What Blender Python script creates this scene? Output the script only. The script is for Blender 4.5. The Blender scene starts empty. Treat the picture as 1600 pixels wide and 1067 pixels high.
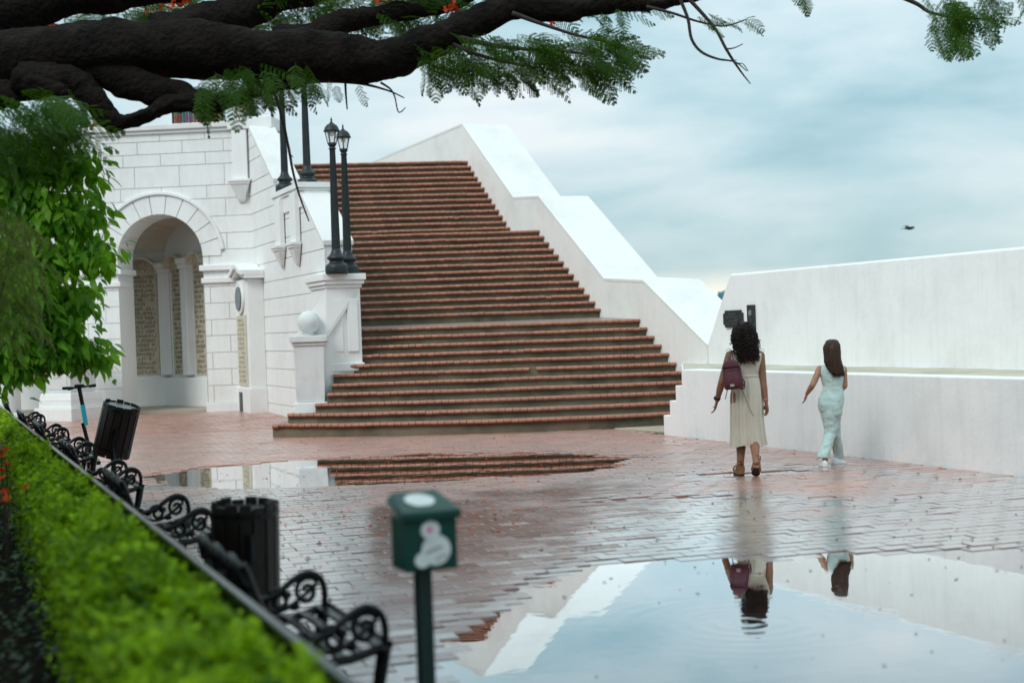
import bpy, bmesh, math, random
import numpy as np
from mathutils import Vector, Matrix, noise as mnoise
random.seed(11); rng = np.random.default_rng(5)
S = bpy.context.scene; C = S.collection
R_ = math.radians

# ------------------------------------------------------------------ camera
cam = bpy.data.cameras.new('camera'); camo = bpy.data.objects.new('camera', cam); C.objects.link(camo)
cam.sensor_width = 36; cam.lens = 50; cam.clip_start = .05; cam.clip_end = 12000
PITCH = math.atan(20.5/2222); ROLL = .036; EYE = 1.65
camo.matrix_world = Matrix.Translation((0, 0, EYE)) @ Matrix.Rotation(math.pi/2-PITCH, 4, 'X') @ Matrix.Rotation(-ROLL, 4, 'Z')
cam.dof.use_dof = True; cam.dof.focus_distance = 17.5; cam.dof.aperture_fstop = 1.5
S.camera = camo

# ------------------------------------------------------------------ world: high thin overcast over a clear sky
SUN_EL, SUN_AZ = R_(44), R_(205)
W = bpy.data.worlds.new('World'); S.world = W; W.use_nodes = True
wn, wl = W.node_tree.nodes, W.node_tree.links; wn.clear()
def N(nt, t, **k):
    n = nt.nodes.new(t)
    for a, b in k.items():
        if a in n.inputs.keys(): n.inputs[a].default_value = b
        else: setattr(n, a, b)
    return n
def MATH(nt, op, a, b=None, clamp=False):
    n = nt.nodes.new('ShaderNodeMath'); n.operation = op; n.use_clamp = clamp
    for i, x in enumerate((a, b)):
        if x is None: continue
        if isinstance(x, (int, float)): n.inputs[i].default_value = x
        else: nt.links.new(x, n.inputs[i])
    return n.outputs[0]
def MIX(nt, f, a, b, bt='MIX'):
    n = nt.nodes.new('ShaderNodeMix'); n.data_type = 'RGBA'; n.blend_type = bt
    for i, x in ((0, f), (6, a), (7, b)):
        if isinstance(x, (int, float)): n.inputs[i].default_value = x
        elif isinstance(x, (tuple, list)): n.inputs[i].default_value = (*x[:3], 1)
        else: nt.links.new(x, n.inputs[i])
    return n.outputs[2]
def RAMP(nt, f, stops):
    n = nt.nodes.new('ShaderNodeValToRGB'); e = n.color_ramp.elements
    while len(e) < len(stops): e.new(.5)
    for q, (p, c) in zip(e, stops): q.position = p; q.color = (*c, 1) if isinstance(c, tuple) else (c, c, c, 1)
    nt.links.new(f, n.inputs[0]); return n.outputs[0]
nt = W.node_tree
out = N(nt, 'ShaderNodeOutputWorld'); bg = N(nt, 'ShaderNodeBackground'); bg.inputs[1].default_value = .1
sky = N(nt, 'ShaderNodeTexSky'); sky.sky_type = 'NISHITA'; sky.sun_disc = False
sky.sun_elevation = SUN_EL; sky.sun_rotation = SUN_AZ
tc = N(nt, 'ShaderNodeTexCoord'); sp = N(nt, 'ShaderNodeSeparateXYZ'); wl.new(tc.outputs['Generated'], sp.inputs[0])
mp = N(nt, 'ShaderNodeMapping'); mp.inputs['Scale'].default_value = (1, 1, 3.4); mp.inputs['Rotation'].default_value = (0, R_(7), 0)
wl.new(tc.outputs['Generated'], mp.inputs[0])
n1 = N(nt, 'ShaderNodeTexNoise', Scale=3.1, Detail=7.0, Roughness=.52, Distortion=.35); wl.new(mp.outputs[0], n1.inputs[0])
n2 = N(nt, 'ShaderNodeTexNoise', Scale=9.0, Detail=5.0, Roughness=.5, Distortion=.2); wl.new(mp.outputs[0], n2.inputs[0])
cl = MATH(nt, 'ADD', MATH(nt, 'MULTIPLY', n1.outputs[0], .72), MATH(nt, 'MULTIPLY', n2.outputs[0], .28))
ccol = RAMP(nt, cl, [(.36, (2.9, 4.75, 5.35)), (.47, (4.25, 5.85, 6.3)), (.56, (5.5, 6.7, 7.05)), (.66, (7.2, 7.75, 7.85))])
el = MATH(nt, 'MAXIMUM', sp.outputs[2], 0)
grad = MATH(nt, 'ADD', MATH(nt, 'MULTIPLY', el, .9), .79)           # an overcast sky is brighter overhead
n = nt.nodes.new('ShaderNodeVectorMath'); n.operation = 'SCALE'; wl.new(ccol, n.inputs[0]); wl.new(grad, n.inputs['Scale'])
warm = MATH(nt, 'MULTIPLY', MATH(nt, 'SUBTRACT', 1.0, MATH(nt, 'MULTIPLY', el, 27), clamp=True), 1.6, clamp=True)
c2 = MIX(nt, warm, n.outputs[0], (9.2, 8.6, 7.2))
c3 = MIX(nt, .88, sky.outputs[0], c2)
wl.new(c3, bg.inputs[0]); wl.new(bg.outputs[0], out.inputs[0])
sl = bpy.data.lights.new('sun', 'SUN'); sl.energy = 1.3; sl.angle = R_(24); sl.color = (1, .965, .92)
so = bpy.data.objects.new('sun', sl); C.objects.link(so); so.location = (-8, -6, 30)
sd = Vector((-math.sin(R_(40))*math.cos(SUN_EL), -math.cos(R_(40))*math.cos(SUN_EL), math.sin(SUN_EL)))
so.rotation_euler = sd.to_track_quat('Z', 'Y').to_euler()
sky.sun_rotation = math.atan2(sd.x, sd.y)
S.view_settings.view_transform = 'Standard'; S.view_settings.look = 'None'; S.view_settings.gamma = 1
S.view_settings.use_curve_mapping = False; S.view_settings.exposure = .46
cy = S.cycles; cy.use_denoising = True; cy.max_bounces = 7; cy.diffuse_bounces = 3; cy.glossy_bounces = 4
cy.transmission_bounces = 4; cy.transparent_max_bounces = 8; cy.caustics_reflective = False; cy.caustics_refractive = False
cy.sample_clamp_indirect = 8

# ------------------------------------------------------------------ survey: photograph sight lines to points of the place
def lev(px, py):
    u = px-800; v = 533.5-py
    return u*math.cos(ROLL)+v*math.sin(ROLL), -u*math.sin(ROLL)+v*math.cos(ROLL)-20.5
def P(px, py, D):
    u, v = lev(px, py); return Vector((u/2222*D, D, EYE+v/2222*D))
def G(px, py, z=0):
    return P(px, py, 2222*(z-EYE)/lev(px, py)[1])
AX = math.atan(.41); NX, NY = math.cos(AX), math.sin(AX)               # walls, stairs and benches all run along one axis
def QT(q, t, z): return Vector((q*NX-t*NY, q*NY+t*NX, z))
def toQT(p): return p.x*NX+p.y*NY, -p.x*NY+p.y*NX
def onQ(px, py, q):                                                    # where a sight line meets the vertical plane at q
    k = lev(px, py)[0]/2222
    return P(px, py, q/(k*NX+NY))
ND = Vector((NX, NY, 0)); DD = Vector((-NY, NX, 0)); UZ = Vector((0, 0, 1))
def smooth(a, b, x):
    x = min(1, max(0, (x-a)/(b-a))); return x*x*(3-2*x)

# ------------------------------------------------------------------ mesh helpers
class MB:
    def __init__(s): s.v = []; s.f = []
    def add(s, vs, fs):
        o = len(s.v); s.v += [tuple(x) for x in vs]; s.f += [tuple(i+o for i in f) for f in fs]; return s
    def box(s, c, d, m=None):
        x, y, z = (k/2 for k in d); vs = [Vector((a, b, e)) for e in (-z, z) for a, b in ((-x, -y), (x, -y), (x, y), (-x, y))]
        if m is not None: vs = [m @ v for v in vs]
        return s.add([v+Vector(c) for v in vs], [(3, 2, 1, 0), (4, 5, 6, 7), (0, 1, 5, 4), (1, 2, 6, 5), (2, 3, 7, 6), (3, 0, 4, 7)])
    def prism(s, pts, off):
        off = Vector(off); pts = [Vector(p) for p in pts]; k = len(pts)
        return s.add(pts+[p+off for p in pts], [tuple(range(k))[::-1], tuple(range(k, 2*k))]+[(i, (i+1) % k, (i+1) % k+k, i+k) for i in range(k)])
    def loft(s, rings, cap=True, closed=True):
        o = len(s.v); k = len(rings[0]); fs = []
        for r in rings: s.v += [tuple(p) for p in r]
        for a in range(len(rings)-1):
            for i in range(k if closed else k-1):
                j = (i+1) % k; fs.append((o+a*k+i, o+a*k+j, o+(a+1)*k+j, o+(a+1)*k+i))
        if cap: fs += [tuple(range(o+k-1, o-1, -1)), tuple(range(o+(len(rings)-1)*k, o+len(rings)*k))]
        s.f += fs; return s
    def tube(s, path, rad, n=8, cap=True, flat=1.0):
        path = [Vector(p) for p in path]; L = len(path)
        if isinstance(rad, (int, float)): rad = [rad]*L
        rings = []; up = None
        for i, p in enumerate(path):
            t = (path[min(i+1, L-1)]-path[max(i-1, 0)]).normalized()
            if up is None: up = Vector((0, 0, 1)) if abs(t.z) < .9 else Vector((0, 1, 0))
            a = t.cross(up)
            if a.length < 1e-5: a = t.cross(Vector((1, .3, .1)))
            a.normalize(); b = a.cross(t).normalized(); up = b
            rings.append([p+(a*math.cos(q)*flat+b*math.sin(q))*rad[i] for q in (2*math.pi*k/n for k in range(n))])
        return s.loft(rings, cap)
    def lathe(s, prof, n=24, c=(0, 0, 0), cap=True):
        c = Vector(c); return s.loft([[c+Vector((r*math.cos(a), r*math.sin(a), z)) for a in (2*math.pi*k/n for k in range(n))] for r, z in prof], cap)
    def ball(s, c, r, n=16, m=10, M=None):
        if isinstance(r, (int, float)): r = (r, r, r)
        c = Vector(c); rings = []
        for i in range(m+1):
            th = math.pi*min(max(i/m, .012), .988)
            ring = [Vector((math.sin(th)*math.cos(a)*r[0], math.sin(th)*math.sin(a)*r[1], -math.cos(th)*r[2])) for a in (2*math.pi*k/n for k in range(n))]
            rings.append([c+(M @ p if M is not None else p) for p in ring])
        return s.loft(rings)
    def capsule(s, a, b, ra, rb, n=10):
        a, b = Vector(a), Vector(b); d = (b-a).normalized(); path = []; rad = []
        for t in (-1, -.8, -.4): path.append(a+d*ra*t); rad.append(ra*math.sqrt(max(.02, 1-t*t)))
        path += [a, b]; rad += [ra, rb]
        for t in (.4, .8, 1): path.append(b+d*rb*t); rad.append(rb*math.sqrt(max(.02, 1-t*t)))
        return s.tube(path, rad, n)

def tag(o, label=None, cat=None, group=None, kind=None):
    for k, v in (('label', label), ('category', cat), ('group', group), ('kind', kind)):
        if v: o[k] = v
    return o
def empty(name, loc, rz=0):
    o = bpy.data.objects.new(name, None); C.objects.link(o); o.location = loc; o.rotation_euler = (0, 0, rz); o.empty_display_size = .2; return o
def mesh(name, mb, smooth=False, fix=True):
    me = bpy.data.meshes.new(name); me.from_pydata([tuple(v) for v in mb.v], [], mb.f)
    if fix:
        b = bmesh.new(); b.from_mesh(me); bmesh.ops.recalc_face_normals(b, faces=b.faces); b.to_mesh(me); b.free()
    if smooth: me.polygons.foreach_set('use_smooth', [True]*len(me.polygons))
    me.update(); return me
def obj(name, mb, m, parent=None, world=False, smooth=False, bevel=0, seg=2, fix=True, auto=None):
    me = mb if isinstance(mb, bpy.types.Mesh) else mesh(name, mb, smooth, fix)
    if m is not None and not me.materials: me.materials.append(m)
    o = bpy.data.objects.new(name, me); C.objects.link(o)
    if parent is not None:
        o.parent = parent
        if world:
            l = Vector((0, 0, 0)); p = parent
            while p is not None: l -= p.location; p = p.parent
            o.location = l
    if bevel:
        b = o.modifiers.new('b', 'BEVEL'); b.width = bevel; b.segments = seg; b.limit_method = 'ANGLE'; b.angle_limit = R_(35)
    return o
def kids(o): return list(o.children)
def copy_tree(o, parent=None):
    c = o.copy(); C.objects.link(c)
    if parent is not None: c.parent = parent
    for ch in kids(o): copy_tree(ch, c)
    return c

# ------------------------------------------------------------------ materials
def pm(name, c1, c2=None, scale=4, rough=.6, r2=None, bump=0, bscale=60, detail=6, stretch=(1, 1, 1), metal=0, spec=.5, lo=.35, hi=.65, rpi=None, coat=0, pos=False):
    m = bpy.data.materials.new(name); m.use_nodes = True; nt = m.node_tree; b = nt.nodes['Principled BSDF']
    b.inputs['Base Color'].default_value = (*c1, 1); b.inputs['Roughness'].default_value = rough; b.inputs['Metallic'].default_value = metal
    b.inputs['Specular IOR Level'].default_value = spec; b.inputs['Coat Weight'].default_value = coat; b.inputs['Coat Roughness'].default_value = .05
    if pos: src = N(nt, 'ShaderNodeNewGeometry').outputs['Position']
    else: src = N(nt, 'ShaderNodeTexCoord').outputs['Object']
    mp = N(nt, 'ShaderNodeMapping'); mp.inputs['Scale'].default_value = stretch; nt.links.new(src, mp.inputs[0])
    if c2 is not None:
        t = N(nt, 'ShaderNodeTexNoise', Scale=float(scale), Detail=float(detail), Roughness=.6); nt.links.new(mp.outputs[0], t.inputs[0])
        f = RAMP(nt, t.outputs[0], [(lo, 0.), (hi, 1.)])
        col = MIX(nt, f, c1, c2)
        if rpi:
            g = N(nt, 'ShaderNodeNewGeometry'); col = MIX(nt, MATH(nt, 'MULTIPLY', g.outputs['Random Per Island'], rpi[1]), col, rpi[0])
        nt.links.new(col, b.inputs['Base Color'])
        if r2 is not None: nt.links.new(RAMP(nt, t.outputs[0], [(lo, rough), (hi, r2)]), b.inputs['Roughness'])
    if bump:
        t = N(nt, 'ShaderNodeTexNoise', Scale=float(bscale), Detail=5.0); nt.links.new(mp.outputs[0], t.inputs[0])
        k = N(nt, 'ShaderNodeBump', Strength=bump, Distance=.01); nt.links.new(t.outputs[0], k.inputs['Height']); nt.links.new(k.outputs[0], b.inputs['Normal'])
    return m
def plaster(name, base=(.80, .81, .80), dirt=(.50, .50, .47), streak=.35, mott=.3, warm=None):
    m = bpy.data.materials.new(name); m.use_nodes = True; nt = m.node_tree; b = nt.nodes['Principled BSDF']; b.inputs['Roughness'].default_value = .62
    src = N(nt, 'ShaderNodeTexCoord').outputs['Object']
    mp = N(nt, 'ShaderNodeMapping'); mp.inputs['Scale'].default_value = (7, 7, .55); nt.links.new(src, mp.inputs[0])
    a = N(nt, 'ShaderNodeTexNoise', Scale=1.6, Detail=7.0, Roughness=.65); nt.links.new(mp.outputs[0], a.inputs[0])
    c = N(nt, 'ShaderNodeTexNoise', Scale=1.1, Detail=8.0, Roughness=.7); nt.links.new(src, c.inputs[0])
    e = N(nt, 'ShaderNodeTexNoise', Scale=34.0, Detail=4.0); nt.links.new(src, e.inputs[0])
    col = MIX(nt, MATH(nt, 'MULTIPLY', RAMP(nt, a.outputs[0], [(.50, 0.), (.80, 1.)]), streak), base, dirt)
    col = MIX(nt, MATH(nt, 'MULTIPLY', RAMP(nt, c.outputs[0], [(.46, 0.), (.72, 1.)]), mott), col, warm or dirt)
    col = MIX(nt, MATH(nt, 'MULTIPLY', RAMP(nt, e.outputs[0], [(.62, 0.), (.74, 1.)]), .22), col, dirt)
    nt.links.new(col, b.inputs['Base Color'])
    k = N(nt, 'ShaderNodeBump', Strength=.35, Distance=.012); g = N(nt, 'ShaderNodeTexNoise', Scale=16.0, Detail=8.0, Roughness=.65); nt.links.new(src, g.inputs[0])
    nt.links.new(g.outputs[0], k.inputs['Height']); nt.links.new(k.outputs[0], b.inputs['Normal'])
    return m
def leafmat(name, c1, c2, trans=.35, scale=3., spec=.35, rough=.45, rpi=.5, lo=.35, hi=.65):
    m = bpy.data.materials.new(name); m.use_nodes = True; nt = m.node_tree; b = nt.nodes['Principled BSDF']; o = nt.nodes['Material Output']
    b.inputs['Roughness'].default_value = rough; b.inputs['Specular IOR Level'].default_value = spec
    g = N(nt, 'ShaderNodeNewGeometry'); oi = N(nt, 'ShaderNodeObjectInfo')
    t = N(nt, 'ShaderNodeTexNoise', Scale=scale, Detail=3.0); nt.links.new(g.outputs['Position'], t.inputs[0])
    f = MATH(nt, 'ADD', MATH(nt, 'MULTIPLY', RAMP(nt, t.outputs[0], [(lo, 0.), (hi, 1.)]), 1-rpi), MATH(nt, 'MULTIPLY', MATH(nt, 'FRACT', MATH(nt, 'ADD', g.outputs['Random Per Island'], oi.outputs['Random'])), rpi))
    col = MIX(nt, f, c1, c2); nt.links.new(col, b.inputs['Base Color'])
    tr = N(nt, 'ShaderNodeBsdfTranslucent'); tc_ = MIX(nt, .5, col, (c2[0]*1.6, c2[1]*1.5, c2[2]*.6)); nt.links.new(tc_, tr.inputs[0])
    mx = N(nt, 'ShaderNodeMixShader'); mx.inputs[0].default_value = trans
    nt.links.new(b.outputs[0], mx.inputs[1]); nt.links.new(tr.outputs[0], mx.inputs[2]); nt.links.new(mx.outputs[0], o.inputs[0])
    return m
WHITE = plaster('white_limewash'); WHITE2 = plaster('white_limewash_clean', streak=.16, mott=.16)
WTOP = plaster('white_limewash_top', (.73, .72, .705), (.52, .51, .48), .2, .38)
WRIGHT = plaster('white_sea_wall_paint', (.83, .84, .84), (.52, .535, .54), .28, .32)
JOINT = pm('grimy_joint', (.56, .56, .54), (.70, .70, .68), 5, .9)
MOSS = pm('mossy_mortar', (.40, .36, .27), (.22, .21, .13), 5, .9, bump=.6, bscale=30)
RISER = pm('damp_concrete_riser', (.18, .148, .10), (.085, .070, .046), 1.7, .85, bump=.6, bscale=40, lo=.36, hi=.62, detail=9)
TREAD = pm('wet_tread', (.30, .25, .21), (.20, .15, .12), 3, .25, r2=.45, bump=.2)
NOSE = pm('terracotta_nosing', (.45, .18, .11), (.34, .13, .08), 7, .5, bump=.35, bscale=50, rpi=((.19, .085, .055), .6), pos=True)
IRON = pm('black_cast_iron', (.0035, .0038, .004), (.007, .0075, .008), 20, .27, bump=.1, spec=.22)
LAMP = pm('charcoal_lamp_paint', (.012, .018, .021), (.02, .027, .03), 8, .42, spec=.3)
SOIL = pm('dark_wet_soil', (.016, .011, .007), (.007, .005, .0035), 8, .95, spec=.05, bump=1, bscale=25)
BARK = pm('dark_bark', (.013, .0095, .0075), (.004, .0032, .0026), 5, .95, spec=.12, bump=1, bscale=22, detail=9, stretch=(1, 1, 1), pos=True)
for _n in BARK.node_tree.nodes:
    if _n.type == 'BUMP': _n.inputs['Distance'].default_value = .06
BINW = pm('dark_wood_slat', (.005, .0035, .003), (.012, .007, .005), 9, .4, spec=.25, stretch=(6, 6, 1), bump=.3)
CREAM = pm('aged_plaster', (.72, .68, .58), (.58, .53, .43), 3, .85, bump=.3)
STONE = pm('inscribed_stone', (.60, .54, .42), (.48, .42, .32), 6, .8, bump=.3)
LETTER = pm('engraved_letter', (.17, .135, .095), (.25, .205, .15), 9, .9)
FLOORT = pm('gallery_floor', (.42, .36, .28), (.34, .29, .22), 3, .5)
GLASS = bpy.data.materials.new('lamp_glass'); GLASS.use_nodes = True
_b = GLASS.node_tree.nodes['Principled BSDF']; _b.inputs['Base Color'].default_value = (.9, .95, .95, 1); _b.inputs['Roughness'].default_value = .05
_b.inputs['Alpha'].default_value = .28
FROST = pm('lamp_globe', (.75, .62, .42), rough=.4)
# ------------------------------------------------------------------ ground, brick pavement and puddles
def xl(D):
    return float(np.interp(D, [5, 6.6, 7.57, 8.5, 9.6], [-.5, -.5, -.46, -.18, .28]))
def gh(x, y):
    nz = mnoise.noise((x*.55, y*.55, 3)); nz2 = mnoise.noise((x*1.7, y*1.7, 8)); nz3 = mnoise.noise((x*5, y*5, 1))
    e = .28*nz2+.2*nz+.07*nz3
    m1 = smooth(-.25, .45, x-xl(y)+e*.6)*smooth(-.1, .55, 10.05-y+e*.55)
    r = ((x+1.55-.03*(y-17))/3.15)**2+((y-17.25)/1.95)**2+e*.55
    m2 = smooth(0, .55, 1.12-r)
    r3 = ((x-2.6)/.9)**2+((y-15.2)/.22)**2+e; r4 = ((x-1.2)/1.0)**2+((y-13.3)/.22)**2+e*1.5
    m3 = max(smooth(0, .6, 1-r3), smooth(0, .6, 1-r4))*.55
    return .0125+.0040*nz+.0024*nz2-.026*max(m1, m2, m3)+.10*smooth(24, 29.5, y)
GX, GY = np.linspace(-16, 9, 130), np.linspace(-4, 34, 190)
g = MB()
for y in GY:
    for x in GX: g.v.append((x, y, gh(x, y)-.012))
k = len(GX)
for j in range(len(GY)-1):
    for i in range(k-1): g.f.append((j*k+i, j*k+i+1, (j+1)*k+i+1, (j+1)*k+i))
JM = pm('wet_sandy_joint', (.030, .021, .017), (.014, .011, .009), 9, .9, pos=True, spec=.05)
tag(obj('plaza_ground', g, JM, smooth=True, fix=False), kind='structure')
b = MB(); b.add([(-6000, -300, -2.2), (6000, -300, -2.2), (6000, 9000, -2.2), (-6000, 9000, -2.2)], [(0, 1, 2, 3)])
tag(obj('sea', b, pm('grey_sea', (.05, .09, .10), rough=.25, bump=.4, bscale=2)), kind='structure')

PAV = bpy.data.materials.new('wet_red_brick'); PAV.use_nodes = True; nt = PAV.node_tree; b = nt.nodes['Principled BSDF']
g = N(nt, 'ShaderNodeNewGeometry'); oi = N(nt, 'ShaderNodeObjectInfo')
ta = N(nt, 'ShaderNodeTexNoise', Scale=1.1, Detail=4.0); nt.links.new(g.outputs['Position'], ta.inputs[0])
tb = N(nt, 'ShaderNodeTexNoise', Scale=14.0, Detail=6.0, Roughness=.7); nt.links.new(g.outputs['Position'], tb.inputs[0])
rnd = MATH(nt, 'FRACT', MATH(nt, 'ADD', g.outputs['Random Per Island'], oi.outputs['Random']))
col = MIX(nt, rnd, (.50, .20, .125), (.30, .115, .078))
col = MIX(nt, MATH(nt, 'MULTIPLY', RAMP(nt, tb.outputs[0], [(.42, 0.), (.68, 1.)]), .5), col, (.42, .20, .14))
col = MIX(nt, MATH(nt, 'MULTIPLY', RAMP(nt, ta.outputs[0], [(.45, 0.), (.7, 1.)]), .4), col, (.12, .07, .055))
sx = N(nt, 'ShaderNodeSeparateXYZ'); nt.links.new(g.outputs['Position'], sx.inputs[0])
tw = N(nt, 'ShaderNodeTexNoise', Scale=.55, Detail=5.0, Roughness=.6); nt.links.new(g.outputs['Position'], tw.inputs[0])
wet = MATH(nt, 'ADD', MATH(nt, 'MULTIPLY', MATH(nt, 'SUBTRACT', 15.6, sx.outputs[1]), .30), MATH(nt, 'MULTIPLY', MATH(nt, 'SUBTRACT', tw.outputs[0], .5), 4.2), clamp=True)   # a film of rain water, thickest around the big puddle
col = MIX(nt, MATH(nt, 'MULTIPLY', wet, .70), col, (.060, .027, .022))
nt.links.new(col, b.inputs['Base Color'])
rg = MATH(nt, 'ADD', MATH(nt, 'MULTIPLY', RAMP(nt, ta.outputs[0], [(.38, 0.), (.62, 1.)]), .10), MATH(nt, 'MULTIPLY', RAMP(nt, tb.outputs[0], [(.35, 0.), (.7, 1.)]), .10))
nt.links.new(MATH(nt, 'ADD', rg, .26), b.inputs['Roughness'])
b.inputs['Specular IOR Level'].default_value = .6; b.inputs['Coat Weight'].default_value = 0
kb = N(nt, 'ShaderNodeBump', Strength=.30, Distance=.006); nt.links.new(tb.outputs[0], kb.inputs['Height']); nt.links.new(kb.outputs[0], b.inputs['Normal'])

gl = N(nt, 'ShaderNodeBsdfGlossy'); gl.inputs[0].default_value = (.97, .985, 1, 1); fr = N(nt, 'ShaderNodeFresnel'); fr.inputs[0].default_value = 1.42
kf = N(nt, 'ShaderNodeBump', Strength=.22, Distance=.006); nt.links.new(tb.outputs[0], kf.inputs['Height']); nt.links.new(kf.outputs[0], gl.inputs['Normal'])
nt.links.new(MATH(nt, 'SUBTRACT', .30, MATH(nt, 'MULTIPLY', wet, .15)), gl.inputs['Roughness'])
fac = MATH(nt, 'MULTIPLY', MATH(nt, 'MULTIPLY', fr.outputs[0], 2.2), MATH(nt, 'ADD', MATH(nt, 'MULTIPLY', wet, .70), .30), clamp=True)
mx = N(nt, 'ShaderNodeMixShader'); nt.links.new(fac, mx.inputs[0]); nt.links.new(b.outputs[0], mx.inputs[1]); nt.links.new(gl.outputs[0], mx.inputs[2]); nt.links.new(mx.outputs[0], nt.nodes['Material Output'].inputs[0])

root = empty('brick_pavement', (0, 14, 0)); tag(root, kind='structure')
BA = R_(17); E1 = Vector((math.cos(BA), math.sin(BA), 0)); E2 = Vector((-math.sin(BA), math.cos(BA), 0))
bw, bl = .238, .152; rest = MB(); near = []
pav_spots = []
for j in range(-20, 250):
    for i in range(-60, 70):
        c = E1*((i+(.5 if j % 2 else 0)+.06*mnoise.noise((j*.7, 3, 0)))*bw)+E2*(j*bl)
        x, y = c.x, c.y; q, t = toQT(c)
        if y < 5.2 or y > 31.4 or q < .98 or q > 9.97 or abs(x) > .40*y+1.6: continue
        if y > 23.4 and x > -3.2: continue
        if y > 30.2 and x > -5: continue
        pav_spots.append((y, i, j, x, y, q))
pav_spots.sort()
def paver(c, z, hw, hl, tl):
    vs = []
    for s, zz in ((1, -.03), (1, -.004), (.955, 0)):
        for a, e in ((-1, -1), (1, -1), (1, 1), (-1, 1)):
            hx = hw if s == 1 else hw-.003; hy = hl if s == 1 else hl-.005
            p = c+E1*a*hx+E2*e*hy; vs.append(Vector((p.x, p.y, z+zz+tl[0]*a*hx+tl[1]*e*hy)))
    fs = [(8, 9, 10, 11)]
    for r in (0, 4):
        for a in range(4): fs.append((r+a, r+(a+1) % 4, r+4+(a+1) % 4, r+4+a))
    return vs, fs
n_near = 0
for (_, i, j, x, y, q) in pav_spots:
    z = gh(x, y)+random.gauss(0, .0013); tl = (random.gauss(0, .007), random.gauss(0, .0085))
    if random.random() < .05: z -= .004
    hw = bw/2-.0018-abs(random.gauss(0, .0008)); hl = bl/2-.0040-abs(random.gauss(0, .0016))
    vs, fs = paver(Vector((x, y, 0)), z, hw, hl, tl)
    if n_near < 300 and y > 6.3 and abs(x) < .36*y and z > -.001 and q > 1.7:
        o = obj('paver', MB().add(vs, fs), PAV, root, world=True, fix=False); n_near += 1
    else: rest.add(vs, fs)
tag(obj('paver_field', rest, PAV, root, world=True, fix=False), kind='stuff')

WAT = bpy.data.materials.new('rain_water'); WAT.use_nodes = True; nt = WAT.node_tree; nt.nodes.remove(nt.nodes['Principled BSDF']); o = nt.nodes['Material Output']
gl = N(nt, 'ShaderNodeBsdfGlossy'); gl.inputs['Roughness'].default_value = .012; gl.inputs[0].default_value = (.97, .985, 1, 1)
tr = N(nt, 'ShaderNodeBsdfTransparent'); tr.inputs[0].default_value = (.72, .66, .58, 1)
fr = N(nt, 'ShaderNodeFresnel'); fr.inputs[0].default_value = 1.45; mx = N(nt, 'ShaderNodeMixShader')
g = N(nt, 'ShaderNodeNewGeometry')
t1 = N(nt, 'ShaderNodeTexNoise', Scale=5.0, Detail=2.0); nt.links.new(g.outputs['Position'], t1.inputs[0])
hsum = MATH(nt, 'MULTIPLY', t1.outputs[0], .35)
for (cx, cy_, rad, fq) in ((1.22, 7.74, 1.0, 48.), (2.33, 6.85, .16, 90.), (2.02, 7.9, .20, 80.)):
    vd = nt.nodes.new('ShaderNodeVectorMath'); vd.operation = 'DISTANCE'; nt.links.new(g.outputs['Position'], vd.inputs[0]); vd.inputs[1].default_value = (cx, cy_, 0)
    d = vd.outputs['Value']; w = MATH(nt, 'SINE', MATH(nt, 'MULTIPLY', d, fq)); env = MATH(nt, 'SUBTRACT', 1., MATH(nt, 'DIVIDE', d, rad), clamp=True)
    hsum = MATH(nt, 'ADD', hsum, MATH(nt, 'MULTIPLY', MATH(nt, 'MULTIPLY', w, env), .17))
kb = N(nt, 'ShaderNodeBump', Strength=.10, Distance=.012); nt.links.new(hsum, kb.inputs['Height'])
for q in (gl, fr): nt.links.new(kb.outputs[0], q.inputs['Normal'])
nt.links.new(MATH(nt, 'MULTIPLY', fr.outputs[0], 2.35, clamp=True), mx.inputs[0]); nt.links.new(tr.outputs[0], mx.inputs[1]); nt.links.new(gl.outputs[0], mx.inputs[2]); nt.links.new(mx.outputs[0], o.inputs[0])
pud = MB()
for pts in ([(-1.3, 5.0), (4.2, 5.0), (4.2, 10.8), (-1.3, 10.8)], [(-5.6, 14.6), (3.6, 14.6), (2.4, 20.0), (-6.2, 20.0)], [(.0, 12.8), (2.6, 12.8), (2.6, 13.9), (.0, 13.9)]):
    pud.add([(x, y, 0) for x, y in pts], [(0, 1, 2, 3)])
tag(obj('puddle_water', pud, WAT, fix=False), kind='structure')

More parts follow.
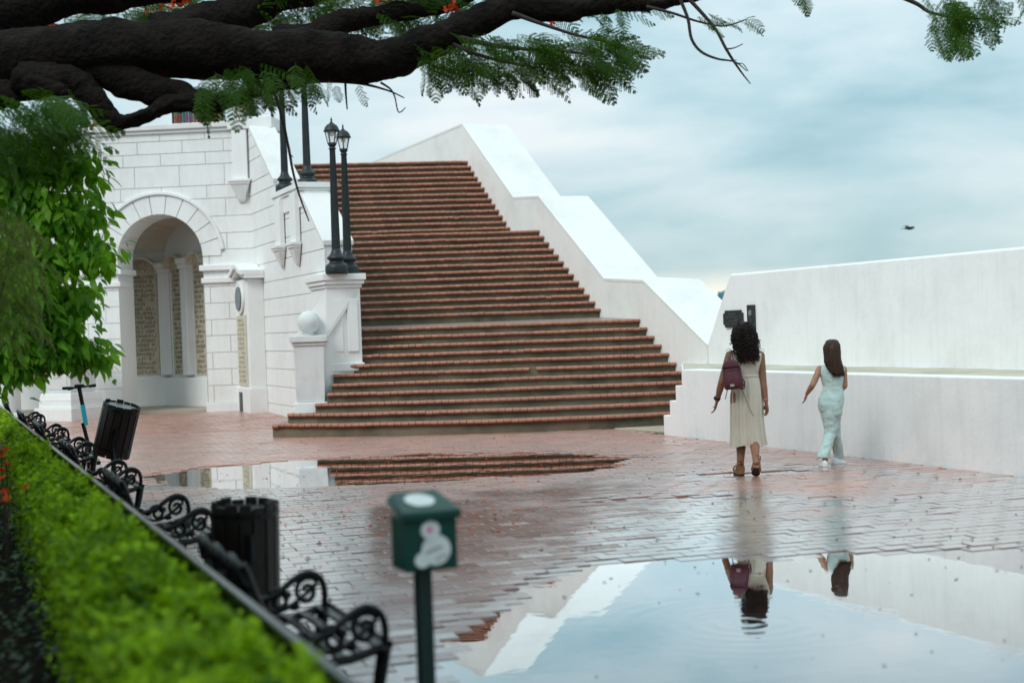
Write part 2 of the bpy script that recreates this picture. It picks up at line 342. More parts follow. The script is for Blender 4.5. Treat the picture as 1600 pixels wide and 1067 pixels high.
# ------------------------------------------------------------------ staircase
QB, QBI, QR = 6.408, 6.90, 11.668
st = empty('staircase', (-.6, 23.0, 0)); tag(st, 'broad flight of dark concrete steps edged with red terracotta between white parapets', 'staircase')
def stepD(k): return 22.85+.235*(k-1) if k <= 11 else (26.67+.21*(k-12) if k <= 24 else 30.65+.1875*(k-25))
def stepZ(k): return .224+.1511*(k-1) if k <= 11 else (1.965+.1394*(k-12) if k <= 24 else 3.829+.1433*(k-25))
LEFTPX = {1: (425, 662), 2: (449, 647), 3: (492, 631.5), 4: (511, 616), 5: (517.5, 599.6), 6: (520.6, 585), 7: (525, 570.7), 8: (529, 555), 9: (533, 541), 10: (538, 527), 11: (548, 513)}
nose_count = 0; nose_rest = {}
for k in range(1, 38):
    D = stepD(k); z = stepZ(k); zp = stepZ(k-1) if k > 1 else -.05
    XR = (QR-NY*D)/NX; pr = Vector((XR, D, 0))
    if k <= 11:
        DL = D+(.42 if k == 1 else .3 if k == 2 else .12 if k == 3 else .02); p = P(*LEFTPX[k], DL); pl = Vector((p.x, p.y, 0))
    else:
        th = R_(2+5.5*(k-12)/25); L_ = 1.0; pl = None
        for _ in range(4):
            cand = pr+Vector((-math.cos(th), -math.sin(th), 0))*L_; L_ += (toQT(cand)[0]-(QBI-.1))/(math.cos(th)*NX+math.sin(th)*NY)
        pl = pr+Vector((-math.cos(th), -math.sin(th), 0))*L_
    bul = {1: .72, 2: .55, 3: .36, 4: .22}.get(k, .12 if k < 12 else .05)
    tdir = (pr-pl).normalized(); nout = Vector((tdir.y, -tdir.x, 0)); n_ = 24
    def F(s): return pl+(pr-pl)*s+nout*bul*4*s*(1-s)
    front = [F(i/n_)-nout*.03 for i in range(n_+1)]
    nextD = stepD(k+1) if k < 37 else D+7
    dep = (nextD-D)+.45; tilt = .085 if k == 11 else 0
    back = [pl+(DD*dep*1.06 if k > 11 else Vector((.06, dep*1.05+(.5 if k < 3 else 0), 0))), pr+DD*dep*1.06]
    mb = MB(); zt = z-.003
    top = [Vector((p.x, p.y, zt)) for p in front]; bot = [Vector((p.x, p.y, zp-.04)) for p in front]
    bt = [Vector((p.x, p.y, zt+tilt)) for p in back]; bb = [Vector((p.x, p.y, zp-.04)) for p in back]
    o_ = len(front); vs = top+bot+bt+bb; fs = [(i, i+1, o_+i+1, o_+i) for i in range(n_)]
    lb, rb, lbb, rbb = 2*o_, 2*o_+1, 2*o_+2, 2*o_+3
    fs += [tuple(list(range(n_+1))+[rb, lb]), (0, o_, lbb, lb), (n_, rb, rbb, o_+n_), (lb, rb, rbb, lbb)]
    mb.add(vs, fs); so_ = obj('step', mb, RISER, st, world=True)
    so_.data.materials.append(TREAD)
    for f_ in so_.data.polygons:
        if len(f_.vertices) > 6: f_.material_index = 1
    # rounded terracotta bricks along the edge
    Ltot = sum((F((i+1)/40)-F(i/40)).length for i in range(40)); m_ = int(Ltot/.118)
    prof = [(.10, -.056), (-.012, -.056), (-.031, -.045), (-.038, -.027), (-.032, -.009), (-.014, .003), (.10, .003)]
    join = MB()
    for i in range(m_):
        if random.random() < .0015 and k > 2: continue
        s0, s1 = (i+.035)/m_, (i+.965)/m_; a, c = F(s0), F(s1); dz = random.gauss(0, .0016)-(.012 if random.random() < .006 else 0); dn = random.gauss(0, .0024)
        sag = .007*mnoise.noise((a.x*.9, k*3.1, 0))
        vs = [Vector((p.x, p.y, z+zz+dz+sag))-nout*(yy+dn) for p in (a, c) for yy, zz in prof]
        fs = [tuple(range(7)), tuple(range(13, 6, -1))]+[(q, (q+1) % 7, (q+1) % 7+7, q+7) for q in range(7)]
        if nose_count < 300:
            obj('nosing_brick', MB().add(vs, fs), NOSE, so_, world=True); nose_count += 1
        else: join.add(vs, fs)
    if join.v: tag(obj('nosing_bricks_row', join, NOSE, so_, world=True), kind='stuff')

# ------------------------------------------------------------------ walls beside the stairs
def wallprism(prof, q0, q1): return MB().prism([QT(q0, t, z) for t, z in prof], ND*(q1-q0))
def tz(px, py, q=QR):
    p = onQ(px, py, q); return toQT(p)[1], p.z
# right parapet: level top, then two falling slopes with a near-level rest between
pts = [tz(722, 194), tz(802, 308.5), tz(841, 306.5), tz(943.7, 435), tz(1004.6, 437.8), tz(1105, 538)]
pz = empty('stair_parapet', QT(QR, 22, 0)); tag(pz, 'broad topped white parapet falling in slopes along the sea side of the stairs', 'parapet')
tV = pts[-1][0]
prof = [(tV, -.05)]+[pts[-1], pts[-2], pts[-3], pts[-4], pts[-5], pts[0], (pts[0][0]+12, pts[0][1]), (pts[0][0]+12, -.05)]
body = [(t, z-.05 if i not in (0, len(prof)-1) else z) for i, (t, z) in enumerate(prof)]
obj('parapet_wall', wallprism(body, QR, QR+1.12), plaster('white_limewash_shaded', (.78, .775, .755), (.52, .51, .47), .30, .4), pz, world=True)
caps = prof[1:-1]; cm = MB()
rg1 = [QT(QR-.006, t, z-.05) for t, z in caps]+[QT(QR-.006, t, z) for t, z in caps[::-1]]
for i in range(len(caps)-1):
    (t0, z0), (t1, z1) = caps[i], caps[i+1]
    cm.prism([QT(QR-.006, t0, z0-.048), QT(QR-.006, t1, z1-.048), QT(QR-.006, t1, z1), QT(QR-.006, t0, z0)], ND*1.135)
obj('parapet_top', cm, WTOP, pz, world=True)

# sea wall: high wall above a ledge, low wall below it
zt = 2.375; q2 = 11.668; t1, z1 = tz(1140, 437, q2); t0 = tV
uw = empty('sea_wall', QT(q2, 10, 0)); tag(uw, 'long high white sea wall with slanted end, carrying two dark plaques', 'wall')
obj('wall_face', wallprism([(t0-.004, -.05), (t0-.004, 1.28), (t1, zt), (-4, zt), (-4, -.05)], q2, q2+1.3), WRIGHT, uw, world=True, bevel=.03)
ql = 9.935; zl = .975
lw = empty('ledge_wall', QT(ql, 8, 0)); tag(lw, 'low white wall with mossy ledge top and stepped end beside the women', 'wall')
tE = 18.48
zig = [(tE, -.05), (tE, .30), (tE-.2, .30), (tE-.2, .52), (tE-.39, .52), (tE-.39, .743), (tE-.58, .743), (tE-.58, zl), (-4, zl), (-4, -.05)]
obj('wall_face', wallprism(zig, ql, ql+.32), WRIGHT, lw, world=True, bevel=.012)
lm = MB()
nt_ = 90; nq = 7; tt = np.linspace(-4, t0+.55, nt_)
for a in range(nt_):
    for c in range(nq):
        q = ql+.315+(q2-ql-.36)*c/(nq-1); t = -4+(17.86*q/ql-.02+4)*a/(nt_-1)
        z = zl-.012+.012*mnoise.noise((q*2, t*2, 5))+.014*max(0, mnoise.noise((q*5, t*3, 9)))
        if c in (0,): z -= .01
        lm.v.append(tuple(QT(q, t, z)))
for a in range(nt_-1):
    for c in range(nq-1): lm.f.append((a*nq+c, a*nq+c+1, (a+1)*nq+c+1, (a+1)*nq+c))
LEDGE = plaster('ledge_plaster', (.50, .46, .36), (.22, .19, .12), .4, .85, warm=(.20, .17, .10))
obj('ledge_top', lm, LEDGE, lw, world=True, smooth=True, fix=False)
for za, zb, te in ((-.05, .955, 17.90),):
    obj('ledge_fill', MB().prism([QT(ql+.322, -4, za), QT(q2-.01, -4, za), QT(q2-.01, te*q2/ql-.03, za), QT(ql+.322, te*(ql+.32)/ql-.03, za)], UZ*(zb-za)), WRIGHT, lw, world=True)
# slab at the foot of the stairs
sl_ = MB(); a = G(1000, 668); c = G(1041, 679)
sl_.prism([(1.55, 22.25, -.02), (2.62, 20.75, -.02), (2.9, 21.7, -.02), (2.6, 22.5, -.02)], (0, 0, .055))
tag(obj('stone_slab', sl_, FLOORT, bevel=.01), 'grey stone slab on the ground where the bottom step meets the white wall', 'slab')

# plaques on the sea wall
DARKM = pm('weathered_bronze', (.022, .027, .030), (.05, .055, .06), 14, .45, metal=.4, bump=.4)
DARKT = pm('bronze_relief', (.11, .12, .125), (.06, .065, .07), 20, .45, metal=.3)
def glyphs(mb, o, u, v, w, h, nrm, rows, cw, dep=.006, fill=.8, ragged=.25):
    rh = h/rows
    for r in range(rows):
        x = cw*.3+random.random()*w*ragged*.5; xe = w-random.random()*w*ragged*.5
        while x < xe-cw:
            if random.random() < .16: x += cw*.6; continue
            b0 = o+u*x+v*(h-rh*(r+.82)); H = rh*fill*.8; wd = cw*.72; th = cw*.2; kind = random.randrange(6)
            def bar(x0, y0, x1, y1): mb.prism([b0+u*x0+v*y0, b0+u*x1+v*y0, b0+u*x1+v*y1, b0+u*x0+v*y1], nrm*dep)
            bar(0, 0, th, H)
            if kind in (0, 1, 4): bar(th, 0, wd, th)
            if kind in (1, 2, 3, 4): bar(th, H-th, wd, H)
            if kind in (1, 3, 5): bar(th, H/2-th/2, wd, H/2+th/2)
            if kind in (4, 5, 2): bar(wd-th, th, wd, H-th)
            x += cw
nrm = -ND
p0, p1 = onQ(1133, 512, q2), onQ(1162, 486, q2); ta_, tb_ = toQT(p0)[1], toQT(p1)[1]; zb_, zt_ = p0.z, p1.z+.02; Wd = ta_-tb_; Ht = zt_-zb_
pq = empty('bronze_plaque', QT(q2, (ta_+tb_)/2, zb_)); tag(pq, 'wide dark plaque with notched corners behind the curly haired woman', 'plaque')
nx_, ny_ = Wd*.09, Ht*.16
sh = [(nx_, 0), (Wd-nx_, 0), (Wd-nx_, ny_), (Wd, ny_), (Wd, Ht-ny_), (Wd-nx_, Ht-ny_), (Wd-nx_, Ht), (nx_, Ht), (nx_, Ht-ny_), (0, Ht-ny_), (0, ny_), (nx_, ny_)]
base = QT(q2-.004, ta_, zb_)
obj('plate', MB().prism([base-DD*u+UZ*v for u, v in sh], nrm*.03), DARKM, pq, world=True, bevel=.004)
gm = MB(); glyphs(gm, base-DD*(nx_*1.2)+UZ*(ny_*.7)+nrm*.03, -DD, UZ, Wd-2.4*nx_, Ht-1.4*ny_, nrm, 4, .085)
tag(obj('relief_lettering', gm, DARKT, pq, world=True), kind='stuff')
p0, p1 = onQ(1170.5, 515, q2), onQ(1180.5, 476, q2); ta_, tb_ = toQT(p0)[1], toQT(p1)[1]; zb_, zt_ = p0.z, p1.z; Wd = ta_-tb_; Ht = zt_-zb_
pq = empty('tall_plaque', QT(q2, (ta_+tb_)/2, zb_)); tag(pq, 'narrow upright dark plaque with pale oval emblem on the sea wall', 'plaque')
base = QT(q2-.004, ta_, zb_)
obj('plate', MB().prism([base, base-DD*Wd, base-DD*Wd+UZ*Ht, base+UZ*Ht], nrm*.03), DARKM, pq, world=True, bevel=.004)
em = MB(); ec = base-DD*Wd*.48+UZ*Ht*.68+nrm*.031
em.prism([ec-DD*Wd*.20*math.cos(a)+UZ*Ht*.12*math.sin(a) for a in np.linspace(0, 2*math.pi, 20, endpoint=False)], nrm*.008)
obj('emblem', em, pm('grey_enamel', (.26, .27, .28), (.12, .12, .13), 40, .5), pq, world=True)
gm = MB(); glyphs(gm, base-DD*Wd*.15+UZ*Ht*.08+nrm*.03, -DD, UZ, Wd*.7, Ht*.42, nrm, 7, .035)
tag(obj('relief_lettering', gm, DARKT, pq, world=True), kind='stuff')
# ------------------------------------------------------------------ flank wall of the stairs (faces the plaza on the left)
ZR = [.30, .66, 1.01, 1.36, 1.72, 2.06, 2.41, 2.76, 3.15, 3.54, 3.89, 4.25, 4.63, 4.91, 5.36, 5.62, 5.89, 6.06]
KN = [(24.05, 3.30), (25.43, 4.24), (25.46, 4.40), (27.6, 4.40), (27.62, 4.74), (29.71, 6.09), (30.02, 6.09)]
kt, kz = zip(*KN)
def topB(t): return float(np.interp(t, kt, kz))
fw = empty('stair_flank_wall', QT(QB, 26, 0)); tag(fw, 'white coursed stone flank wall rising beside the stairs under the lamp posts', 'wall')
body = [(KN[0][0], -.05)]+[(t, z-.02) for t, z in KN]+[(30.02, -.05)]
obj('wall_core', wallprism(body, QB+.014, QB+.04), JOINT, fw, world=True)
obj('parapet_back', wallprism(body, QB+.041, QBI), WHITE2, fw, world=True)
def block(poly3, nrm, th, root, m=WHITE):
    o = obj('stone_block', MB().prism([p for p in poly3], nrm*th), m, root, world=True, bevel=.006, seg=1); return o
for r in range(-1, len(ZR)-1):
    z0, z1 = (ZR[r] if r >= 0 else -.03), ZR[r+1]
    t = 24.06+random.random()*.4; first = True
    while t < 30.0:
        L_ = random.choice((1.5, 1.9, 2.4)); ta, tb = (24.06 if first else t), min(t+L_, 30.0); first = False
        if 30.0-tb < .5: tb = 30.0
        t = tb
        a = ta+.004
        if topB(a)-.03 < z0+.008:
            for q in np.arange(a, tb, .005):
                if topB(q)-.03 >= z0+.008: a = q; break
            else: continue
        if tb-a < .06: continue
        ts = sorted([a]+[k_ for k_ in kt if a+.01 < k_ < tb-.01]+list(np.arange(a+.1, tb-.06, .1))+[tb-.004]) if min(z1, topB(a)) < z1 or topB(tb)-.03 < z1 else [a, tb-.004]
        poly = [QT(QB+.013, a, z0+.005), QT(QB+.013, tb-.004, z0+.005)]+[QT(QB+.013, q, min(z1-.005, topB(q)-.03)) for q in ts[::-1]]
        block(poly, -ND, .013+random.random()*.003, fw, WHITE)
def slopecap(t0, z0, t1, z1, th=.09, qa=QB-.035, qb=QBI+.03, m=WTOP, root=fw, name='coping'):
    return obj(name, MB().prism([QT(qa, t0, z0-th), QT(qa, t1, z1-th), QT(qa, t1, z1), QT(qa, t0, z0)], ND*(qb-qa)), m, root, world=True, bevel=.012)
slopecap(24.02, 3.29, 25.44, 4.26); slopecap(27.62, 4.76, 29.66, 6.09)

def molded(cx, root, q0, q1, t0, t1, z0, steps, m=WHITE2, name='cap'):
    for i, (h, o) in enumerate(steps):
        mb = MB(); mb.prism([QT(q0-o, t0-o, z0+.002), QT(q1+o, t0-o, z0+.002), QT(q1+o, t1+o, z0+.002), QT(q0-o, t1+o, z0+.002)], UZ*(h-.002))
        obj(name, mb, m, root, world=True, bevel=.008); z0 += h
    return z0
def boxqt(q0, q1, t0, t1, z0, z1): return MB().prism([QT(q0, t0, z0), QT(q1, t0, z0), QT(q1, t1, z0), QT(q0, t1, z0)], UZ*(z1-z0))

# pier of the near pair of lamps
p1_ = empty('lamp_pier', QT(6.5, 23.8, 0)); tag(p1_, 'white square pier under the two full height lamps at mid stair', 'pier')
obj('shaft', boxqt(6.28, 6.86, 23.5, 24.6, -.05, 2.44), WHITE2, p1_, world=True, bevel=.012)
for q in (6.34, 6.61): obj('panel', boxqt(q, q+.19, 23.47, 23.498, 1.35, 2.25), WHITE2, p1_, world=True, bevel=.012)
molded(0, p1_, 6.28, 6.86, 23.5, 24.6, 2.44, [(.06, .025), (.07, .06), (.11, .09)])
obj('base', boxqt(6.25, 6.885, 23.46, 24.8, 1.02, 1.16), WHITE2, p1_, world=True, bevel=.01)
# pier of the far pair with its corbelled pilasters
p2_ = empty('lamp_pier', QT(6.7, 26.4, 0)); tag(p2_, 'white pier on two corbelled pilasters under the lamps cut off by the branch', 'pier')
obj('shaft', boxqt(QB-.03, QBI+.06, 25.46, 27.58, 4.0, 4.30), WHITE2, p2_, world=True, bevel=.01)
molded(0, p2_, QB-.03, QBI+.06, 25.46, 27.58, 4.30, [(.05, .03), (.10, .06)])
def pilaster(root, t0, t1, z0, z1, dep=.12):
    obj('pilaster', boxqt(QB-dep, QB-.02, t0, t1, z0, z1), WHITE2, root, world=True, bevel=.012)
    m_ = (t0+t1)/2; hw = (t1-t0)/2; mb = MB()
    rg = [(0, 1.25, 1.6), (-.05, 1.25, 1.6), (-.055, 1.12, 1.45), (-.10, 1.10, 1.4), (-.105, .98, 1.2), (-.16, .9, 1.1), (-.28, .55, .75), (-.40, .25, .4), (-.44, .06, .15)]
    mb.loft([[QT(QB-.02, m_-hw*w, z0+z-.003), QT(QB-.02-dep*d_, m_-hw*w, z0+z-.003), QT(QB-.02-dep*d_, m_+hw*w, z0+z-.003), QT(QB-.02, m_+hw*w, z0+z-.003)] for z, w, d_ in rg])
    obj('corbel', mb, WHITE, root, world=True, bevel=.005)
pilaster(p2_, 25.62, 26.02, 3.38, 4.28); pilaster(p2_, 26.85, 27.25, 3.40, 4.28)
# ball pedestal at the foot and its sloping link to the near pier
pd = empty('ball_pedestal', (-3.40, 23.9, 0)); tag(pd, 'grey white pedestal topped by a stone ball at the foot of the stairs', 'pedestal')
px_ = Vector((-3.40, 23.9, 0)); rm = Matrix.Rotation(R_(4), 4, 'Z')
PEDM = plaster('weathered_pedestal', (.66, .67, .67), (.40, .41, .41), .4, .6)
def rbox(name, hw, hd, z0, z1, m, root, taper=1, c=px_, bev=.012):
    mb = MB(); vs = [c+rm @ Vector((a*hw*(1 if k else taper), e*hd*(1 if k else taper), 0))+UZ*z for k, z in ((0, z0), (1, z1)) for a, e in ((-1, -1), (1, -1), (1, 1), (-1, 1))]
    mb.add(vs, [(0, 1, 2, 3), (4, 5, 6, 7), (0, 1, 5, 4), (1, 2, 6, 5), (2, 3, 7, 6), (3, 0, 4, 7)]); return obj(name, mb, m, root, world=True, bevel=bev)
rbox('plinth', .275, .275, -.05, .54, WHITE2, pd); rbox('shaft', .255, .255, .542, 1.48, PEDM, pd, .93)
rbox('cap', .275, .275, 1.482, 1.54, PEDM, pd); rbox('cap', .31, .31, 1.542, 1.65, PEDM, pd)
bm_ = MB(); bm_.lathe([(.10, 1.652), (.075, 1.69), (.085, 1.71)], 20, px_); bm_.ball(px_+UZ*1.875, .193, 28, 18); obj('stone_ball', bm_, PEDM, pd, world=True, smooth=True)
lk = MB(); A0 = [Vector((-3.62, 24.05, 0)), Vector((-3.16, 24.05, 0))]; A1 = [Vector((QT(6.29, 23.52, 0))), Vector((QT(6.80, 23.52, 0)))]
def link(zl0, zh0, zl1, zh1, e=0): return [A0[0]+UZ*zl0, A0[1]+UZ*zl0, A0[1]+UZ*zh0, A0[0]+UZ*zh0], [A1[0]+UZ*zl1, A1[1]+UZ*zl1, A1[1]+UZ*zh1, A1[0]+UZ*zh1]
lk.loft(link(-.05, 1.565, -.05, 2.36)); obj('sloping_wall', lk, WHITE2, pd, world=True)
A0 = [Vector((-3.65, 24.0, 0)), Vector((-3.13, 24.0, 0))]; A1 = [QT(6.26, 23.5, 0), QT(6.83, 23.5, 0)]
lk = MB(); lk.loft(link(1.568, 1.655, 2.363, 2.45)); obj('coping', lk, WTOP, pd, world=True, bevel=.01)

# ------------------------------------------------------------------ terrace building with the arch
FO = Vector((-5.42, 30.15, 0)); fa = R_(5); FU = Vector((-math.cos(fa), math.sin(fa), 0)); FN = Vector((-math.sin(fa), -math.cos(fa), 0))
def FP(s, z, w=0): return FO+FU*s+UZ*z-FN*w
def onF(px, py, w=0):
    k = lev(px, py)[0]/2222; o = FO-FN*w        # (o+U s).x = k (o+U s).y
    s = (k*o.y-o.x)/(FU.x-k*FU.y); p = P(px, py, o.y+FU.y*s); return s, p.z
sl0, sr0 = onF(187, 480)[0], onF(320, 480)[0]; sc = (sl0+sr0)/2; hw = (sl0-sr0)/2
zcrown = onF(249, 335.6)[1]; zc = zcrown-hw; Ro = hw+.46
sc2 = sc+2*hw+1.62; SEND = sc2+hw+.5
bd = empty('terrace_building', FP(3, 0)); tag(bd, 'white stone terrace building with a round arch opening onto a gallery', 'building')
def archpath(c, r, n=20): return [(c+r*math.cos(a), zc+r*math.sin(a)) for a in np.linspace(0, math.pi, n)]
outl = [(-.0, -.05), (0, 6.05), (SEND, 6.05), (SEND, -.05)]
for c in (sc2, sc):
    a = archpath(c, hw); outl += [(c+hw, -.05)]+a+[(c-hw, -.05)]
obj('facade_core', MB().prism([FP(s, z, .014) for s, z in outl], -FN*.88), JOINT, bd, world=True)
# coursed blocks, cut round the arches
def lims(z, left):   # s-limits free of arch and ring at height z
    out_ = []
    for c in (sc, sc2):
        if z <= zc: h_ = hw
        elif z < zc+Ro: h_ = math.sqrt(max(0, Ro*Ro-(z-zc)**2))
        else: h_ = 0
        out_.append((c-h_, c+h_))
    return out_
for r in range(-1, len(ZR)-1):
    z0, z1 = (ZR[r] if r >= 0 else -.03), ZR[r+1]; zs = [z0+.005+(z1-z0-.01)*i/6 for i in range(7)]
    s = -.02; odd = r % 2; edges = [.0]
    s = .55 if odd else .95
    while s < SEND-.3: edges.append(s); s += random.choice((.82, .9, .98)) if z0 > 4.2 else random.choice((1.2, 1.5))
    edges.append(SEND)
    for a, b_ in zip(edges[:-1], edges[1:]):
        # regions between obstacles
        regs = [(lambda z: 0., lambda z: lims(z, 0)[0][0]), (lambda z: lims(z, 0)[0][1], lambda z: lims(z, 0)[1][0]), (lambda z: lims(z, 0)[1][1], lambda z: SEND)]
        if z0 >= zc+Ro: regs = [(lambda z: 0., lambda z: SEND)]
        for lo, hi in regs:
            L_ = [(max(a+.004, lo(z)), min(b_-.004, hi(z)), z) for z in zs]
            L_ = [q for q in L_ if q[1]-q[0] > .012]
            if len(L_) < 2 or max(q[1]-q[0] for q in L_) < .05: continue
            if len(L_) == 7 and all(abs(q[0]-L_[0][0]) < 1e-6 and abs(q[1]-L_[0][1]) < 1e-6 for q in L_): L_ = [L_[0], L_[-1]]
            poly = [FP(q[1], q[2], .013) for q in L_]+[FP(q[0], q[2], .013) for q in L_[::-1]]
            block(poly, FN, .013+random.random()*.003, bd, WHITE)
for c in (sc, sc2):
    nv = 11
    for i in range(nv):
        a0, a1 = math.pi*i/nv+.006, math.pi*(i+1)/nv-.006; aa = np.linspace(a0, a1, 5)
        poly = [FP(c+(hw+.001)*math.cos(a), zc+(hw+.001)*math.sin(a), .013) for a in aa]+[FP(c+(Ro-.05)*math.cos(a), zc+(Ro-.05)*math.sin(a), .013) for a in aa[::-1]]
        obj('voussoir', MB().prism(poly, FN*.035), WHITE, bd, world=True, bevel=.005, seg=1)
    rim = [FP(c+(Ro-.045)*math.cos(a), zc+(Ro-.045)*math.sin(a), .013) for a in np.linspace(.1, math.pi-.1, 40)]+[FP(c+(Ro+.02)*math.cos(a), zc+(Ro+.02)*math.sin(a), .013) for a in np.linspace(.1, math.pi-.1, 40)[::-1]]
    obj('arch_moulding', MB().prism(rim, FN*.075), WHITE, bd, world=True, bevel=.01)
    ins = MB(); inner = archpath(c, hw-.002, 24); ins.loft([[FP(s, z, w) for s, z in [(c+hw-.002, -.03)]+inner+[(c-hw+.002, -.03)]] for w in (-.012, .9)], cap=False, closed=False)
    obj('arch_reveal', ins, WHITE2, bd, world=True, fix=False)
def fbox(s0, s1, z0, z1, w0, w1): return MB().prism([FP(s0, z0, w0), FP(s1, z0, w0), FP(s1, z1, w0), FP(s0, z1, w0)], -FN*(w1-w0))
for a, b_, in ((.0, sc-hw), (sc+hw, sc2-hw)):
    obj('impost', fbox(a-.0, b_+.07 if a == 0 else b_+.06, 3.10, 3.22, -.075, .6), WHITE2, bd, world=True, bevel=.012)
    obj('impost', fbox(a-.0 if a == 0 else a-.05, b_+.04, 2.84, 2.95, -.05, .6), WHITE2, bd, world=True, bevel=.01)
    if a: obj('impost', fbox(a-.085, a-.004, 3.10, 3.22, -.07, .88), WHITE2, bd, world=True, bevel=.012)
    obj('plinth', fbox(a+.01, b_+.03, -.04, .30, -.05, .6), WHITE2, bd, world=True, bevel=.012)
    if a: obj('plinth', fbox(a-.05, a-.005, -.04, .30, -.05, .86), WHITE2, bd, world=True, bevel=.012)
obj('cornice', fbox(-.02, SEND, 6.052, 6.12, -.05, .5), WHITE2, bd, world=True, bevel=.01); obj('cornice', fbox(-.04, SEND, 6.122, 6.24, -.10, .5), WTOP, bd, world=True, bevel=.015)
obj('corner_pier_cap', MB().prism([FP(-.55, 6.05, -.14), FP(.42, 6.05, -.14), FP(.42, 6.05, .75), FP(-.55, 6.05, .75)], UZ*.26), WHITE2, bd, world=True, bevel=.02)
cp = MB(); cp.prism([FP(.02, 5.0, -.12), FP(.34, 5.0, -.12), FP(.34, 5.0, -.012), FP(.02, 5.0, -.012)], UZ*1.04); obj('pilaster', cp, WHITE2, bd, world=True, bevel=.01)
cp = MB(); cp.loft([[FP(.18-.2*w, 4.997+z, -.012), FP(.18-.2*w, 4.997+z, -.012-.14*d_), FP(.18+.2*w, 4.997+z, -.012-.14*d_), FP(.18+.2*w, 4.997+z, -.012)] for z, w, d_ in [(0, 1.25, 1.6), (-.05, 1.25, 1.6), (-.055, 1.12, 1.45), (-.10, 1.10, 1.4), (-.105, .98, 1.2), (-.16, .9, 1.1), (-.28, .6, .75), (-.42, .4, .4), (-.48, .3, .15)]]); obj('corbel', cp, WHITE, bd, world=True, bevel=.006)
obj('terrace_floor', MB().prism([FP(-.5, 4.95, .5), FP(SEND, 4.95, .5), FP(SEND, 4.95, 9), FP(-6, 4.95, 9), FP(-1.2, 4.95, 1.4)], UZ*.1), FLOORT, bd, world=True)
# gallery behind the arches
WB = 2.6; zf = .15
obj('gallery_floor', MB().prism([FP(-.2, -.04, .0), FP(SEND, -.04, .0), FP(SEND, -.04, WB+.3), FP(-.2, -.04, WB+.3)], UZ*(zf+.04)), FLOORT, bd, world=True)
obj('gallery_back_wall', fbox(-.2, SEND, -.04, 4.9, WB+.02, WB+.3), WHITE2, bd, world=True)
cv = MB(); cvp = [(0, 4.42), (.55, 4.41), (1.0, 4.36), (1.35, 4.24), (1.6, 4.02), (1.72, 3.72)]
cv.loft([[FP(s, z, .88+w) for w, z in cvp] for s in (-.2, SEND)], cap=False, closed=False); obj('gallery_vault', cv, CREAM, bd, world=True, fix=False, smooth=True)
def niche(o, U, nrm, u0, u1, z0, z1, rows):
    w = u1-u0; b0 = o+U*u0+UZ*z0
    obj('tablet', MB().prism([b0, b0+U*w, b0+U*w+UZ*(z1-z0), b0+UZ*(z1-z0)], nrm*.02), STONE, bd, world=True)
    gm = MB(); glyphs(gm, b0+U*w*.03+UZ*.02+nrm*.02, U, UZ, w*.94, z1-z0-.05, nrm, rows, .075, .005, fill=.85); tag(obj('inscription', gm, LETTER, bd, world=True), kind='stuff')
    c = (u0+u1)/2; r = w/2*1.04; rise = .55
    lun = [o+U*(c+r*math.cos(a))+UZ*(z1+.004+r*rise*1.6*math.sin(a)) for a in np.linspace(0, math.pi, 16)]
    obj('lunette', MB().prism(lun, nrm*.018), STONE, bd, world=True)
    rs = [o+U*(c+r*k_*math.cos(a))+UZ*(z1+r*k_*rise*1.6*math.sin(a)) for k_, aa in ((1, np.linspace(0, math.pi, 18)), (1.16, np.linspace(math.pi, 0, 18))) for a in aa]
    obj('niche_hood', MB().prism(rs, nrm*.20), CREAM, bd, world=True, bevel=.008)
    ms = MB(); q = o+U*c+UZ*(z1+r*.4)
    for a in range(6): ms.ball(q+U*math.cos(a*1.05)*r*.3+UZ*math.sin(a*1.05)*r*.22+nrm*.03, .05, 6, 4)
    obj('carved_ornament', ms, STONE, bd, world=True)
def npil(o, U, nrm, u0, u1, zt_):
    def bx_(a, c, z0, z1, d): return MB().prism([o+U*a+UZ*z0, o+U*c+UZ*z0, o+U*c+UZ*z1, o+U*a+UZ*z1], nrm*d)
    obj('niche_pilaster', bx_(u0, u1, .86, zt_-.24, .16), WHITE2, bd, world=True, bevel=.008)
    obj('niche_capital', bx_(u0-.03, u1+.03, zt_-.238, zt_-.13, .20), WHITE2, bd, world=True, bevel=.01); obj('niche_capital', bx_(u0-.05, u1+.05, zt_-.128, zt_, .235), WHITE2, bd, world=True, bevel=.01)
ob = FP(0, 0, WB+.02)
def sB(px, y=500): return onF(px, y, WB+.02)[0]
n1a, n1b = sB(248), sB(203)
niche(ob, FU, FN, n1a, n1b+.04, .86, 3.22, 22)
npil(ob, FU, FN, n1b+.09, n1b+.36, 3.45); npil(ob, FU, FN, n1a-.34, n1a-.06, 3.45)
for a in (sB(72), sB(30), sB(-20)): pass
niche(ob, FU, FN, sB(78), sB(32), .86, 3.22, 22); niche(ob, FU, FN, sB(10), sB(-40), .86, 3.22, 22); npil(ob, FU, FN, sB(31), sB(11), 3.45)
obj('gallery_plinth', MB().prism([ob+FU*(n1a-.3)+UZ*zf, ob+FU*(SEND-.2)+UZ*zf, ob+FU*(SEND-.2)+UZ*.8, ob+FU*(n1a-.3)+UZ*.8], FN*.16), WHITE2, bd, world=True, bevel=.012)
